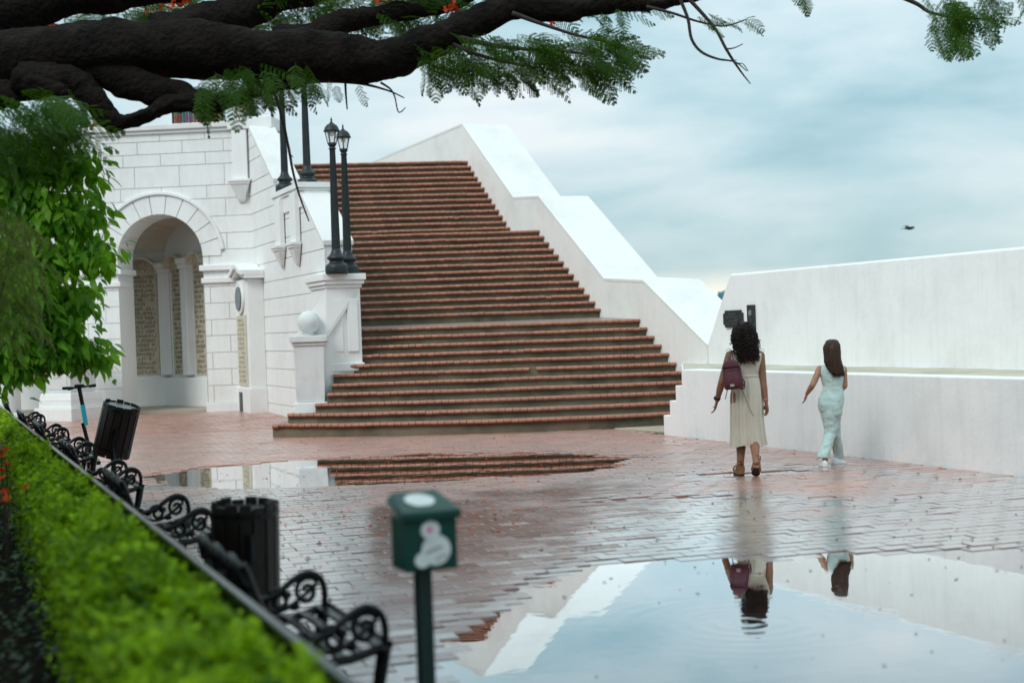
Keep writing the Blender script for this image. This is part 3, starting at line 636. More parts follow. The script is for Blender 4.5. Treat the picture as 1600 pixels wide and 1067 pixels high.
# oblique wall of the gallery with two narrow niches
oa = FP(n1a-.20, 0, WB+.0); ob2 = FP(sc-hw-.28, 0, .88); UA = (ob2-oa); UA.z = 0; LA = UA.length; UA.normalize(); NA = Vector((UA.y, -UA.x, 0))
if NA.dot(Vector((0, 0, 0))-oa) < 0: NA = -NA
obj('gallery_side_wall', MB().prism([oa+UZ*-.04, oa+UA*LA+UZ*-.04, oa+UA*LA+UZ*4.9, oa+UZ*4.9], -NA*.2), WHITE2, bd, world=True)
def uA(px):
    k = lev(px, 500)[0]/2222; return (k*oa.y-oa.x)/(UA.x-k*UA.y)
niche(oa, UA, NA, uA(271), uA(291), .86, 3.32, 22); niche(oa, UA, NA, uA(305), uA(324), .86, 3.36, 22)
npil(oa, UA, NA, uA(292.5), uA(302), 3.50)
obj('gallery_plinth', MB().prism([oa+UZ*zf, oa+UA*LA+UZ*zf, oa+UA*LA+UZ*.8, oa+UZ*.8], NA*.16), WHITE2, bd, world=True, bevel=.012)
# column in the next opening
col = MB(); cc = P(8, 560, 29.9); cc = Vector((cc.x, cc.y, 0)); col.lathe([(.30, .0), (.285, .2), (.27, 2.5), (.255, 4.0)], 28, cc)
co = empty('round_column', cc); tag(co, 'smooth round white column half hidden by the leafy tree', 'column'); obj('shaft', col, WHITE2, co, world=True, smooth=True)
cb = MB(); cb.lathe([(.36, -.02), (.36, .13), (.33, .2), (.30, .26)], 28, cc); obj('base', cb, WHITE2, co, world=True, smooth=True)
obj('capital', MB().lathe([(.26, 4.0), (.32, 4.08), (.36, 4.2)], 28, cc), WHITE2, co, world=True, smooth=True)

# ------------------------------------------------------------------ memorial tablet with little cornice, on the flank wall
qa = QB-.36; t_a, t_b = toQT(onQ(388, 540, qa))[1], toQT(onQ(368.5, 540, qa))[1]
me_ = empty('memorial_tablet', QT(qa, (t_a+t_b)/2, 0)); tag(me_, 'shallow white wall shrine with oval portrait above a stone text tablet', 'memorial')
obj('shrine_body', boxqt(qa+.02, QB-.002, t_a, t_b, .62, 2.86), WHITE2, me_, world=True, bevel=.012)
obj('shrine_plinth', boxqt(qa-.03, QB-.002, t_a-.05, t_b+.05, .0, .62), WHITE2, me_, world=True, bevel=.015)
sb = MB(); o_ = QT(qa+.018, t_b, .66); tw = t_b-t_a
sb.prism([o_-DD*tw*.14, o_-DD*tw*.86, o_-DD*tw*.86+UZ*1.46, o_-DD*tw*.14+UZ*1.46], -ND*.018); obj('text_tablet', sb, pm('pale_stone', (.62, .59, .48), (.5, .47, .37), 6, .8), me_, world=True)
gm = MB(); glyphs(gm, o_-DD*tw*.18+UZ*.05-ND*.018, -DD, UZ, tw*.64, 1.36, -ND, 14, .09, .006); tag(obj('inscription', gm, pm('faded_letter', (.40, .36, .26), (.46, .42, .32), 8), me_, world=True), kind='stuff')
def oval(c, a, h, d): return MB().prism([c+DD*a*math.cos(x)+UZ*h*math.sin(x) for x in np.linspace(0, 2*math.pi, 28, endpoint=False)], -ND*d)
oc = QT(qa+.018, (t_a+t_b)/2, 2.47); obj('oval_frame', oval(oc, .36, .33, .05), WHITE2, me_, world=True, bevel=.01); obj('oval_portrait', oval(oc, .27, .25, .075), pm('dark_enamel', (.03, .06, .08), (.10, .14, .15), 9, .3), me_, world=True)
cn = MB(); arc = []
for x in np.linspace(-1, 1, 21):
    arc.append(((t_a+t_b)/2+x*(tw/2+.12), 2.86+.16*math.exp(-(x/.5)**2)))
for (dz, oo, hh) in ((0, .06, .07), (.072, .12, .10)):
    cn = MB(); pr_ = [(t, z+dz) for t, z in arc]+[(t, z+dz+hh) for t, z in arc[::-1]]; cn.prism([QT(qa-oo, t, z) for t, z in pr_], ND*(.355+oo)); obj('cornice', cn, WHITE, me_, world=True, bevel=.008)
obj('small_dark_plate', boxqt(qa-.045, qa-.031, (t_a+t_b)/2-.02, (t_a+t_b)/2+.26, .12, .52), DARKM, me_, world=True)

# ------------------------------------------------------------------ monument pedestal in front of the left pier
mc = P(110, 600, 29.3); mc = Vector((mc.x, mc.y, 0)); rm = Matrix.Rotation(R_(-28), 4, 'Z')
mo = empty('monument_pedestal', mc); tag(mo, 'stepped white monument pedestal with inscribed panel behind the electric scooter', 'pedestal')
for i, (h_, z0, z1, tp) in enumerate(((.52, .05, .36, 1), (.45, .362, .50, 1), (.42, .502, .66, 1.06), (.335, .662, 1.50, 1.02), (.36, 1.502, 1.58, 1), (.42, 1.582, 1.66, 1), (.46, 1.662, 1.76, 1))):
    rbox(('base', 'base', 'base', 'shaft', 'cap', 'cap', 'cap')[i], h_, h_, z0, z1, WHITE2 if i != 3 else PEDM, mo, tp, mc, .012)
ax, ay = rm @ Vector((1, 0, 0)), rm @ Vector((0, -1, 0)); o_ = mc+ay*.337-ax*.25+UZ*.74
obj('panel', MB().prism([o_, o_+ax*.5, o_+ax*.5+UZ*.68, o_+UZ*.68], ay*.015), plaster('panel_marble', (.66, .66, .64), (.5, .5, .48), .2, .4), mo, world=True)
gm = MB(); glyphs(gm, o_+ax*.05+UZ*.2+ay*.015, ax, UZ, .4, .4, ay, 6, .045, .003, ragged=.7); tag(obj('inscription', gm, pm('soft_grey', (.42, .42, .40)), mo, world=True), kind='stuff')
# ------------------------------------------------------------------ street lamps
def make_lamp():
    r = empty('street_lamp', (0, 0, 0))
    obj('base', MB().lathe([(.19, 0), (.195, .02), (.195, .115), (.185, .14), (.165, .16), (.128, .185), (.115, .215), (.135, .235), (.158, .25), (.158, .275), (.135, .30), (.105, .33), (.085, .375), (.076, .42)], 28), LAMP, r, smooth=True)
    fl = MB(); rings = []
    for z, rr in ((.42, .068), (1.2, .060), (2.10, .043)):
        rings.append([Vector((math.cos(a)*(rr+.006*(k % 2)), math.sin(a)*(rr+.006*(k % 2)), z)) for k, a in enumerate(2*math.pi*i/36 for i in range(36))])
    fl.loft(rings); obj('post', fl, LAMP, r)
    obj('collar', MB().lathe([(.044, 2.10), (.062, 2.105), (.062, 2.125), (.046, 2.135), (.05, 2.15), (.068, 2.175), (.075, 2.195)], 20), LAMP, r, smooth=True)
    hd = obj('lantern', MB().lathe([(.075, 2.195), (.082, 2.20), (.078, 2.215), (.0, 2.216)], 6), LAMP, r)
    for k in range(6):
        a0, a1 = 2*math.pi*k/6, 2*math.pi*(k+1)/6
        def q(a, rr, z): return Vector((rr*math.cos(a), rr*math.sin(a), z))
        obj('lantern_bar', MB().tube([q(a0, .072, 2.21), q(a0, .118, 2.415)], .0075, 6), LAMP, hd)
        obj('pane', MB().add([q(a0, .068, 2.215), q(a1, .068, 2.215), q(a1, .113, 2.41), q(a0, .113, 2.41)], [(0, 1, 2, 3)]), GLASS, hd, fix=False)
    obj('globe', MB().ball((0, 0, 2.37), (.042, .042, .05), 12, 8), FROST, hd, smooth=True)
    obj('roof', MB().lathe([(.135, 2.405), (.14, 2.42), (.128, 2.435), (.116, 2.475), (.085, 2.515), (.045, 2.54), (.03, 2.55), (.03, 2.56), (.018, 2.565), (.012, 2.59), (.02, 2.605), (.009, 2.625), (.003, 2.655)], 24), LAMP, r, smooth=True)
    return r
l0 = make_lamp()
def put_lamp(px, py, D, z, sc_, label, first=False):
    o = l0 if first else copy_tree(l0); p = P(px, py, D); o.location = (p.x, p.y, z); o.scale = (sc_,)*3; o.rotation_euler.z = random.random()
    tag(o, label, 'street lamp', 'charcoal lamp posts along the stair and terrace'); return o
put_lamp(526.5, 425, 24.12, 2.68, 1.0, 'front lamp of the pair with whole lanterns on the mid stair pier', True)
put_lamp(544, 422, 24.6, 2.68, .98, 'back lamp of the pair with whole lanterns, slightly lower behind its twin')
put_lamp(481, 290, 27.0, 4.45, 1.0, 'lamp post cut off by the branch, nearer to the red steps')
put_lamp(446, 297, 27.72, 4.45, .95, 'lamp post cut off by the branch, beside the sloping white coping')
p = P(393, 180, 30.5); put_lamp(393, 180, 30.4, 6.31, .85, 'terrace lamp base on the corner pier beside the resting woman')
put_lamp(134, 200, 31.2, 6.24, .85, 'terrace lamp base behind the leaves near the man in grey cap')

# ------------------------------------------------------------------ cast iron benches
def bezier(pts, n=14):
    out_ = []; pts = [Vector(p) for p in pts]
    for i in range(len(pts)-1):
        p0, p1, p2, p3 = pts[max(i-1, 0)], pts[i], pts[i+1], pts[min(i+2, len(pts)-1)]
        for k in range(n):
            t = k/n; out_.append(.5*((2*p1)+(-p0+p2)*t+(2*p0-5*p1+4*p2-p3)*t*t+(-p0+3*p1-3*p2+p3)*t**3))
    return out_+[pts[-1]]
def scroll(c, r0, turns, a0, sgn=1, n=26):
    return [Vector((c[0]+r0*(1-.72*i/n)*math.cos(a0+sgn*turns*2*math.pi*i/n), 0, c[1]+r0*(1-.72*i/n)*math.sin(a0+sgn*turns*2*math.pi*i/n))) for i in range(n+1)]
def make_bench():
    r = empty('iron_bench', (0, 0, 0)); Lh = .46
    for y in (-Lh, Lh):
        f = MB(); Y = lambda pts: [Vector((p[0], y, p[-1])) for p in pts]
        f.tube(Y(bezier([(-.235, 0, .40), (-.26, 0, .55), (-.31, 0, .68), (-.34, 0, .76), (-.355, 0, .79)], 6)), [.018]*25, 8)
        e = obj('end_frame', f, IRON, r, smooth=True)
        arm = MB(); arm.tube(Y(bezier([(-.29, 0, .60), (-.24, 0, .525), (-.13, 0, .478), (.0, 0, .495), (.10, 0, .555), (.175, 0, .578), (.235, 0, .55), (.256, 0, .49), (.25, 0, .42)], 6)), .0165, 8); obj('armrest', arm, IRON, e, smooth=True)
        s = MB(); s.tube(Y(scroll((.165, .498), .066, 1.35, .6)), .0125, 6); s.tube(Y(scroll((.02, .47), .055, 1.2, 2.6, -1)), .012, 6); s.tube(Y(scroll((-.12, .46), .05, 1.2, .2)), .012, 6)
        s.tube(Y(bezier([(-.24, 0, .43), (-.14, 0, .465), (.0, 0, .42), (.1, 0, .45), (.22, 0, .53)], 5)), .011, 6)
        for (x, z) in ((.06, .49), (-.05, .475), (.10, .435)): s.ball((x, y, z), (.03, .008, .02), 8, 5)
        obj('scrollwork', s, IRON, e, smooth=True)
        obj('seat_rail', MB().tube(Y([(-.235, 0, .40), (-.1, 0, .375), (.1, 0, .385), (.26, 0, .42)]), .02, 8), IRON, e)
        lg = MB(); lg.tube(Y(bezier([(.25, 0, .42), (.225, 0, .30), (.20, 0, .18), (.235, 0, .07), (.28, 0, .0)], 6)), [.034-.016*i/24 for i in range(25)], 8); obj('leg', lg, IRON, r, smooth=True)
        lg = MB(); lg.tube(Y(bezier([(-.235, 0, .40), (-.21, 0, .28), (-.22, 0, .15), (-.27, 0, .06), (-.31, 0, .0)], 6)), [.030-.013*i/24 for i in range(25)], 8); obj('leg', lg, IRON, r, smooth=True)
        br = MB(); br.tube(Y(bezier([(-.21, 0, .2), (-.08, 0, .32), (.06, 0, .32), (.205, 0, .2)], 6)), .011, 6); obj('stretcher', br, IRON, r)
    for i in range(6):
        x = -.20+.085*i; z = .40-.018*math.sin(math.pi*i/5)+(.01 if i == 5 else 0)
        obj('seat_slat', MB().box((x, 0, z+.015), (.052, 2*Lh+.03, .014)), IRON, r, bevel=.004)
    fr_ = MB(); fr_.tube([(.272, -Lh-.02, .428), (.272, Lh+.02, .428)], .014, 8); obj('seat_slat', fr_, IRON, r)
    bk = MB()
    def BP(y, z): return Vector((-.245-.14*max(0, (z-.42))/.43, y, z))
    for c in (-.31, 0, .31):
        bk.tube([BP(c+.155*math.cos(a), .69+.11*math.sin(a)) for a in np.linspace(0, math.pi, 14)], .018, 8)
    obj('back_crest', bk, IRON, r, smooth=True)
    pn = MB(); pn.tube([BP(-Lh, .69), BP(Lh, .69)], .012, 6); pn.tube([BP(-Lh, .46), BP(Lh, .46)], .015, 6)
    for c in (-.31, 0, .31):
        for sg in (-1, 1):
            pn.tube([BP(c+sg*p.x, p.z) for p in scroll((.07, .645), .06, 1.2, 1.2)], .0105, 6); pn.tube([BP(c+sg*p.x, p.z) for p in scroll((.07, .53), .055, 1.2, -1.2, -1)], .0105, 6)
            pn.tube([BP(c+sg*p.x, p.z) for p in scroll((.05, .735), .04, 1.1, 0)], .010, 6)
        pn.ball(BP(c, .765), (.02, .05, .035), 8, 6); pn.ball(BP(c, .59), (.014, .035, .05), 8, 6)
        for sg in (-.155, .155): pn.tube([BP(c+sg, .46), BP(c+sg, .72)], .010, 6)
    obj('back_panel', pn, IRON, r, smooth=True)
    return r
b0 = make_bench(); BQ = 1.38
BL = ['nearest wet iron bench, large in the corner beside the green box', 'iron bench partly hidden behind the upright dark litter bin', 'iron bench in the middle of the row, just before the tilted bin', 'small iron bench behind the tilted bin, fourth from the viewer', 'iron bench beside the electric scooter stem', 'farthest iron bench, only its humped back over the hedge end']
for i, Dv in enumerate((5.89, 9.25, 12.3, 15.6, 18.5, 22.2)):
    o = b0 if i == 0 else copy_tree(b0); t = (Dv-BQ*NY)/NX; o.location = QT(BQ, t, gh(*QT(BQ, t, 0)[:2])-.004); o.rotation_euler.z = AX; o.scale = (.9, 1, 1)
    tag(o, BL[i], 'bench', 'black cast iron benches in a row along the hedge')

# ------------------------------------------------------------------ litter bins
def make_bin(rad, h_):
    r = empty('litter_bin', (0, 0, 0)); n_ = 15
    for k in range(n_):
        a = 2*math.pi*k/n_; m = Matrix.Rotation(a, 3, 'Z'); dz = random.uniform(-.012, .012)
        mb = MB(); w = rad*2*math.sin(math.pi/n_)*.93
        mb.box(Vector((math.cos(a)*rad, math.sin(a)*rad, h_/2+dz)), (.018, w, h_), m.to_4x4().to_3x3()); obj('slat', mb, BINW, r, bevel=.004, seg=1)
    obj('liner', MB().lathe([(rad-.022, .02), (rad-.02, h_*.95)], 24), IRON, r, smooth=False)
    for z in (.08, h_-.07): 
        t = MB(); t.loft([[Vector((math.cos(a)*q, math.sin(a)*q, zz)) for a in np.linspace(0, 2*math.pi, 30, endpoint=False)] for q, zz in ((rad+.009, z), (rad+.014, z), (rad+.014, z+.025), (rad+.009, z+.025))]); obj('hoop', t, IRON, r)
    return r
WETLID = pm('wet_steel_lid', (.06, .07, .075), (.03, .035, .04), 8, .25, metal=.3)
def place_bin(px, py_top, D, rad, h_, tiltx, tilty, label, z0):
    r = make_bin(rad, h_); p = P(px, py_top, D); r.location = (p.x, p.y, z0); r.rotation_euler = (tiltx, tilty, .3)
    ps = MB(); ps.box((0, -rad-.035, h_*.42), (.05, .045, .2)); obj('bracket', ps, IRON, r)
    tag(r, label, 'litter bin', 'dark slatted litter bins beside the benches'); return r, p
bn, p = place_bin(378, 780, 7.35, .163, .64, R_(2), R_(1), 'upright dark slatted litter bin close to the viewer', .17)
pl_ = MB(); pl_.tube([(.0, -.215, -.14), (.0, -.215, .5)], .022, 8); obj('post', pl_, IRON, bn)
bn, p = place_bin(172, 690, 15.6, .19, .58, R_(9), R_(14), 'tilted dark slatted litter bin hanging on its post', .42)
obj('lid', MB().lathe([(.165, .545), (.165, .56), (.0, .561)], 22), WETLID, bn, smooth=False)
pl_ = MB(); m_ = Matrix.Rotation(.3, 3, 'Z').inverted() @ Matrix.Rotation(-R_(14), 3, 'Y') @ Matrix.Rotation(-R_(9), 3, 'X')
from mathutils import Euler
mi = Euler((R_(9), R_(14), .3)).to_matrix().inverted()
pl_.tube([mi @ Vector((.09, -.225, -.42)), mi @ Vector((.09, -.225, .30))], .026, 8); obj('post', pl_, IRON, bn)

# ------------------------------------------------------------------ green dispenser box on a post
GREEN = pm('green_box_paint', (.002, .050, .036), (.003, .036, .028), 6, .4, bump=.08, spec=.3); GREEND = pm('dark_green_post', (.004, .022, .018), rough=.4)
gb = P(662, 832, 5.2); gbr = empty('dispenser_box', (gb.x, gb.y, 0), R_(23)); tag(gbr, 'dark green box with white stickers standing on a thin post in front', 'dispenser box')
zb_, zt_ = P(662, 887, 5.2).z, P(662, 803, 5.2).z
w_, d_ = .20, .165
obj('box_body', MB().box((.0, 0, (zb_+zt_)/2), (w_, d_, zt_-zb_)), GREEN, gbr, bevel=.006)
lid = MB(); hw_, hd_ = w_/2+.014, d_/2+.016
lid.add([(-hw_, -hd_, zt_-.012), (hw_, -hd_, zt_-.012), (hw_, hd_, zt_+.05), (-hw_, hd_, zt_+.05), (-hw_, -hd_, zt_+.02), (hw_, -hd_, zt_+.02), (hw_-.03, hd_, zt_+.078), (-hw_+.03, hd_, zt_+.078)], [(3, 2, 1, 0), (4, 5, 6, 7), (0, 1, 5, 4), (1, 2, 6, 5), (2, 3, 7, 6), (3, 0, 4, 7)])
obj('sloped_lid', lid, GREEN, gbr, bevel=.006)
obj('post', MB().box((.0, .03, zb_/2-.02), (.056, .056, zb_+.03)), GREEND, gbr, bevel=.004)
STK = pm('white_sticker', (.62, .65, .64), (.54, .57, .56), 20, .6)
def disc(mb, cx, cz, rx, rz, y, n=26): return mb.prism([Vector((cx+rx*math.cos(a), y, cz+rz*math.sin(a))) for a in np.linspace(0, 2*math.pi, n, endpoint=False)], (0, -.0015, 0))
zc_ = (zb_+zt_)/2; stk = MB(); yf = -d_/2-.0005
disc(stk, .016, zc_-.024, .056, .055, yf); disc(stk, -.004, zc_+.050, .036, .034, yf-.0018); disc(stk, -.038, zc_-.056, .030, .028, yf-.0036)
so2 = obj('sticker', stk, STK, gbr)
pk = MB(); disc(pk, -.008, zc_+.052, .010, .010, yf-.006); obj('pink_mark', pk, pm('pink_ink', (.75, .10, .32)), so2)
sc_m = MB()
for i in range(9): sc_m.box((-.022+.007*i, yf-.006, zc_-.028+.0022*i+random.uniform(-.002, .002)), (.005, .001, .008))
disc(sc_m, .018, zc_-.055, .005, .005, yf-.006); sc_m.box((.042, yf-.006, zc_-.045), (.03, .001, .004)); tag(obj('scribble', sc_m, pm('grey_ink', (.20, .21, .21)), so2), kind='stuff')
ov = MB(); sl_n = Vector((0, -.058, .238)).normalized()
ys, zs_ = Vector((1, 0, 0)), Vector((0, .206+.032*.0, .058)).normalized()
ov.prism([Vector((-.012, .0, zt_+.0505))+ys*.056*math.cos(a)+zs_*.058*math.sin(a) for a in np.linspace(0, 2*math.pi, 26, endpoint=False)], (0, 0, .003)); obj('oval_sticker', ov, STK, gbr)

# ------------------------------------------------------------------ electric scooter
h0 = P(124, 605, 18.0); es = empty('electric_scooter', (h0.x+.13, h0.y, 0), R_(20)); tag(es, 'black electric scooter with turquoise stem standing behind the benches', 'scooter')
TURQ = pm('turquoise_wrap', (.01, .30, .38), rough=.35); top = h0.z-gh(h0.x, h0.y)*0
obj('stem', MB().tube([(0, 0, .18), (-.10, .0, top-.45)], .024, 10), IRON, es); obj('stem_wrap', MB().tube([(-.063, 0, .44+.18), (-.095, 0, top-.22)], .029, 10), TURQ, es)
obj('stem', MB().tube([(-.094, 0, top-.23), (-.128, 0, top)], .025, 10), IRON, es)
obj('handlebar', MB().tube([(-.10, .02, top-.0), (-.33, .05, top-.005)], .013, 8), IRON, es); obj('handlebar', MB().tube([(-.15, -.0, top+.0), (.07, -.05, top+.02)], .013, 8), IRON, es)
for a, c in (((-.22, .04, top-.004), (-.33, .05, top-.005)), ((-.01, -.035, top+.01), (.075, -.05, top+.02))): obj('grip', MB().tube([a, c], .020, 10), IRON, es)
obj('display', MB().box((-.125, 0, top+.02), (.12, .09, .04)), IRON, es, bevel=.012); obj('brake_lever', MB().tube([(-.2, -.03, top-.015), (-.27, -.03, top-.03)], .006, 6), IRON, es)
obj('deck', MB().box((.02, .42, .13), (.17, .72, .05)), IRON, es, bevel=.015)
for y in (0, .82):
    w = MB(); w.loft([[Vector((-.03+.06*k_, y+math.cos(a)*r_, .11+math.sin(a)*r_)) for a in np.linspace(0, 2*math.pi, 24, endpoint=False)] for k_, r_ in ((0, .085), (.15, .11), (.85, .11), (1, .085))]); obj('wheel', w, IRON, es)
# ------------------------------------------------------------------ people
def skinmat(name, c): 
    m = pm(name, c, tuple(k*.8 for k in c), 9, .5); m.node_tree.nodes['Principled BSDF'].inputs['Subsurface Weight'].default_value = .06; return m
def ell(c, rx, ry, n=20, rot=0, pw=1.0):
    out_ = []
    for i in range(n):
        a = 2*math.pi*i/n; x, y = math.cos(a), math.sin(a)
        x = math.copysign(abs(x)**pw, x)*rx; y = math.copysign(abs(y)**pw, y)*ry
        out_.append(Vector((c[0]+x*math.cos(rot)-y*math.sin(rot), c[1]+x*math.sin(rot)+y*math.cos(rot), c[2])))
    return out_
def hand(mb, wr, d, back, inn, s=1.0, curl=.9):
    # palm from the wrist along d; 'inn' is the thumb side; fingers curl away from 'back'
    d = d.normalized(); inn = (inn-d*inn.dot(d)).normalized(); back = d.cross(inn) if back is None else back
    L = .080*s; w = .034*s; pal = -back
    rings = []
    for k, (f_, ww, tt) in enumerate(((-.1, .022, .018), (.15, .026, .016), (.55, .036, .014), (1, .038, .012))):
        c = wr+d*L*f_; rings.append([c+inn*ww*s*math.cos(a)+back*tt*s*math.sin(a) for a in np.linspace(0, 2*math.pi, 12, endpoint=False)])
    mb.loft(rings)
    for k, ln in enumerate((.066, .074, .070, .054)):
        o = wr+d*L*.97+inn*w*(.78-.52*k); p = [o-d*.02*s, o]; dd = d.copy(); r = .0088*s
        for sgm, q in enumerate((.42, .33, .25)):
            dd = (dd*math.cos(curl*.5)+pal*math.sin(curl*.5)).normalized() if sgm else (dd*math.cos(curl*.35)+pal*math.sin(curl*.35)).normalized()
            p.append(p[-1]+dd*ln*q*s)
        mb.tube(p, [r, r, r*.95, r*.85, r*.7], 7)
    o = wr+d*L*.25+inn*.022*s; mb.tube([o, o+(inn*.6+d*.8).normalized()*.03*s, o+(inn*.45+d+pal*.35).normalized()*.058*s, o+(inn*.3+d+pal*.6).normalized()*.076*s], [.0115*s, .0105*s, .0095*s, .007*s], 7)
def head(mb, c, s=1.0, face=Vector((0, 1, 0))):
    r = Vector((face.y, -face.x, 0)).normalized(); M = Matrix((r, face.normalized(), Vector((0, 0, 1)))).transposed()
    mb.ball(c, (.073*s, .092*s, .105*s), 20, 14, M)
    mb.ball(c+M @ Vector((0, .030, -.062))*s, (.052*s, .058*s, .060*s), 16, 10, M)            # jaw
    mb.tube([c+M @ Vector(p)*s for p in ((0, .082, .012), (0, .098, -.012), (0, .106, -.028), (0, .092, -.036))], [.008*s, .011*s, .014*s, .008*s], 8)   # nose
    for e in (-1, 1):
        mb.ball(c+M @ Vector((e*.076, -.004, -.008))*s, (.012*s, .020*s, .031*s), 10, 8, M)       # ears
        mb.ball(c+M @ Vector((e*.030, .078, .006))*s, (.016*s, .010*s, .008*s), 10, 6, M)        # brow and lid
    mb.ball(c+M @ Vector((0, .088, -.060))*s, (.022*s, .010*s, .008*s), 10, 6, M); mb.ball(c+M @ Vector((0, .080, -.094))*s, (.02*s, .016*s, .014*s), 10, 6, M)
    return M
def body_obj(mb, m, root, vox=.0075):
    o = obj('body', mb, m, root, world=True, smooth=True, fix=False)
    r = o.modifiers.new('r', 'REMESH'); r.mode = 'VOXEL'; r.voxel_size = vox; r.use_smooth_shade = True
    s = o.modifiers.new('s', 'SMOOTH'); s.iterations = 4; s.factor = .5
    return o
def cloth(name, mb, m, root, vox=None, it=5):
    o = obj(name, mb, m, root, world=True, smooth=True)
    if vox:
        r = o.modifiers.new('r', 'REMESH'); r.mode = 'VOXEL'; r.voxel_size = vox; r.use_smooth_shade = True
        s = o.modifiers.new('s', 'SMOOTH'); s.iterations = it; s.factor = .5
    return o
LINEN = pm('cream_linen', (.66, .615, .52), (.56, .515, .42), 7, .9, bump=.5, bscale=90, stretch=(1, 1, .35))
MINT = pm('pale_mint_cloth', (.55, .71, .68), (.46, .62, .60), 6, .85, bump=.35, bscale=60)
HAIRD = pm('dark_curly_hair', (.010, .0065, .0055), (.022, .012, .009), 30, .55, spec=.2); HAIRB = pm('brown_hair', (.026, .013, .009), (.058, .028, .016), 22, .45, spec=.25, stretch=(3, 3, .4))
TAN = pm('tan_leather', (.27, .125, .05), (.20, .09, .035), 8, .6); SOLE = pm('dark_sole', (.03, .02, .015), rough=.8); WSHOE = pm('white_sneaker', (.74, .75, .75), (.66, .67, .67), 12, .6)
SK1, SK2 = skinmat('warm_brown_skin', (.27, .125, .068)), skinmat('light_brown_skin', (.40, .205, .12))

# --- woman in the cream dress
D = 15.2; V = lambda x, y, dd=0.: P(x, y, D+dd)
wc = G(1163, 741); wo = empty('person', (wc.x, wc.y, 0)); tag(wo, 'person with dark curly hair walking away in a sleeveless cream midi dress', 'person')
mb = MB(); hc = V(1162, 520, .03); M = head(mb, hc, 1.0, Vector((-.12, 1, 0)).normalized())
nk = V(1164, 545, .0); mb.capsule(hc+Vector((0, -.02, -.06)), nk, .052, .056)
shL, shR = V(1140.5, 555, .02), V(1188, 555, .02); wst = V(1166, 588); pel = V(1167, 622)
mb.loft([ell(V(1165, y), a, b_) for y, a, b_ in ((544, .06, .055), (549, .13, .07), (556, .165, .082), (566, .158, .10), (578, .135, .095), (588, .122, .088), (600, .14, .10), (615, .165, .115), (628, .165, .12), (636, .13, .10))])
def arm(sh, el, wr, hd, r=(.050, .040, .034, .024), inn=None, s=1.0, curl=.8):
    mb.capsule(sh, el, r[0], r[1]); mb.capsule(el, el+(wr-el)*.35, r[1]*.97, r[1]*.98); mb.capsule(el+(wr-el)*.35, wr, r[1]*.96, r[3])
    hand(mb, wr+(hd-wr)*.15, hd-wr, None, inn, s, curl)
arm(shL, V(1127.5, 598, -.02), V(1120.5, 626, .05), V(1117, 641, .08), inn=Vector((.35, 1, 0)))
arm(shR, V(1192.5, 598, -.03), V(1197, 627, -.07), V(1199, 642, -.06), inn=Vector((-.35, 1, 0)))
hL, hR = V(1158, 630), V(1176, 630)
kL, kR = V(1158, 688, .06), V(1179, 690, -.04); aL, aR = V(1157, 731, .0), V(1181, 719, -.42)
for h_, k_, a_ in ((hL, kL, aL), (hR, kR, aR)):
    mb.capsule(h_, k_, .085, .055); mid = k_+(a_-k_)*.32+Vector((0, -.014, 0)); mb.capsule(k_, mid, .052, .052); mb.capsule(mid, a_, .050, .033)
ftL = Vector((aL.x-.01, aL.y+.14, .045)); mb.capsule(aL+Vector((0, -.025, -.035)), ftL, .032, .026); mb.ball(aL+Vector((0, -.03, -.045)), (.034, .04, .035), 10, 8)
ftR = Vector((aR.x+.012, aR.y+.085, .075)); mb.capsule(aR+Vector((0, -.03, -.02)), ftR, .032, .026)
body_obj(mb, SK1, wo)
# sandals
def sandal(heel, toe, up, m_=TAN):
    d = (toe-heel).normalized(); sd_ = d.cross(up).normalized(); up = sd_.cross(d).normalized(); L = (toe-heel).length
    s = MB(); out_ = [(-.02, .030), (.02, .036), (.35*L, .036), (.72*L, .045), (.95*L, .036), (L+.02, .015)]
    poly = [heel+d*x+sd_*w for x, w in out_]+[heel+d*x-sd_*w for x, w in out_[::-1]]
    s.prism(poly, up*-.030); o = obj('sandal', s, m_, wo, world=True, bevel=.006)
    s2 = MB(); s2.prism([p-up*.0305 for p in poly], up*-.008); obj('sole', s2, SOLE, o, world=True)
    st_ = MB()
    for x, hh, w in ((.30*L, .085, .040), (.05*L, .10, .036), (.78*L, .05, .046), (.68*L, .055, .047)):
        st_.tube([heel+d*x+sd_*w*math.cos(a)+up*hh*math.sin(a) for a in np.linspace(0, math.pi, 10)], .008, 6)
    for z in (.085, .115): st_.tube([heel+d*.03+sd_*.036*math.cos(a)+d*.04*math.sin(a)+up*z for a in np.linspace(0, 2*math.pi, 14)], .006, 5)
    hb = [heel+d*(-.012)+sd_*q for q in (-.034, .034)]; st_.prism([hb[0], hb[1], hb[1]*1+up*.06-sd_*.008, hb[0]+up*.06+sd_*.008], d*.007)
    obj('strap', st_, m_, o, world=True)
hl = Vector((aL.x, aL.y-.065, .040)); sandal(hl, hl+Vector((-.02, .225, 0)), UZ)
hr = Vector((aR.x, aR.y-.03, aR.z-.055)); sandal(hr, Vector((hr.x+.015, hr.y+.135, .055)), Vector((0, -.55, .8)).normalized())
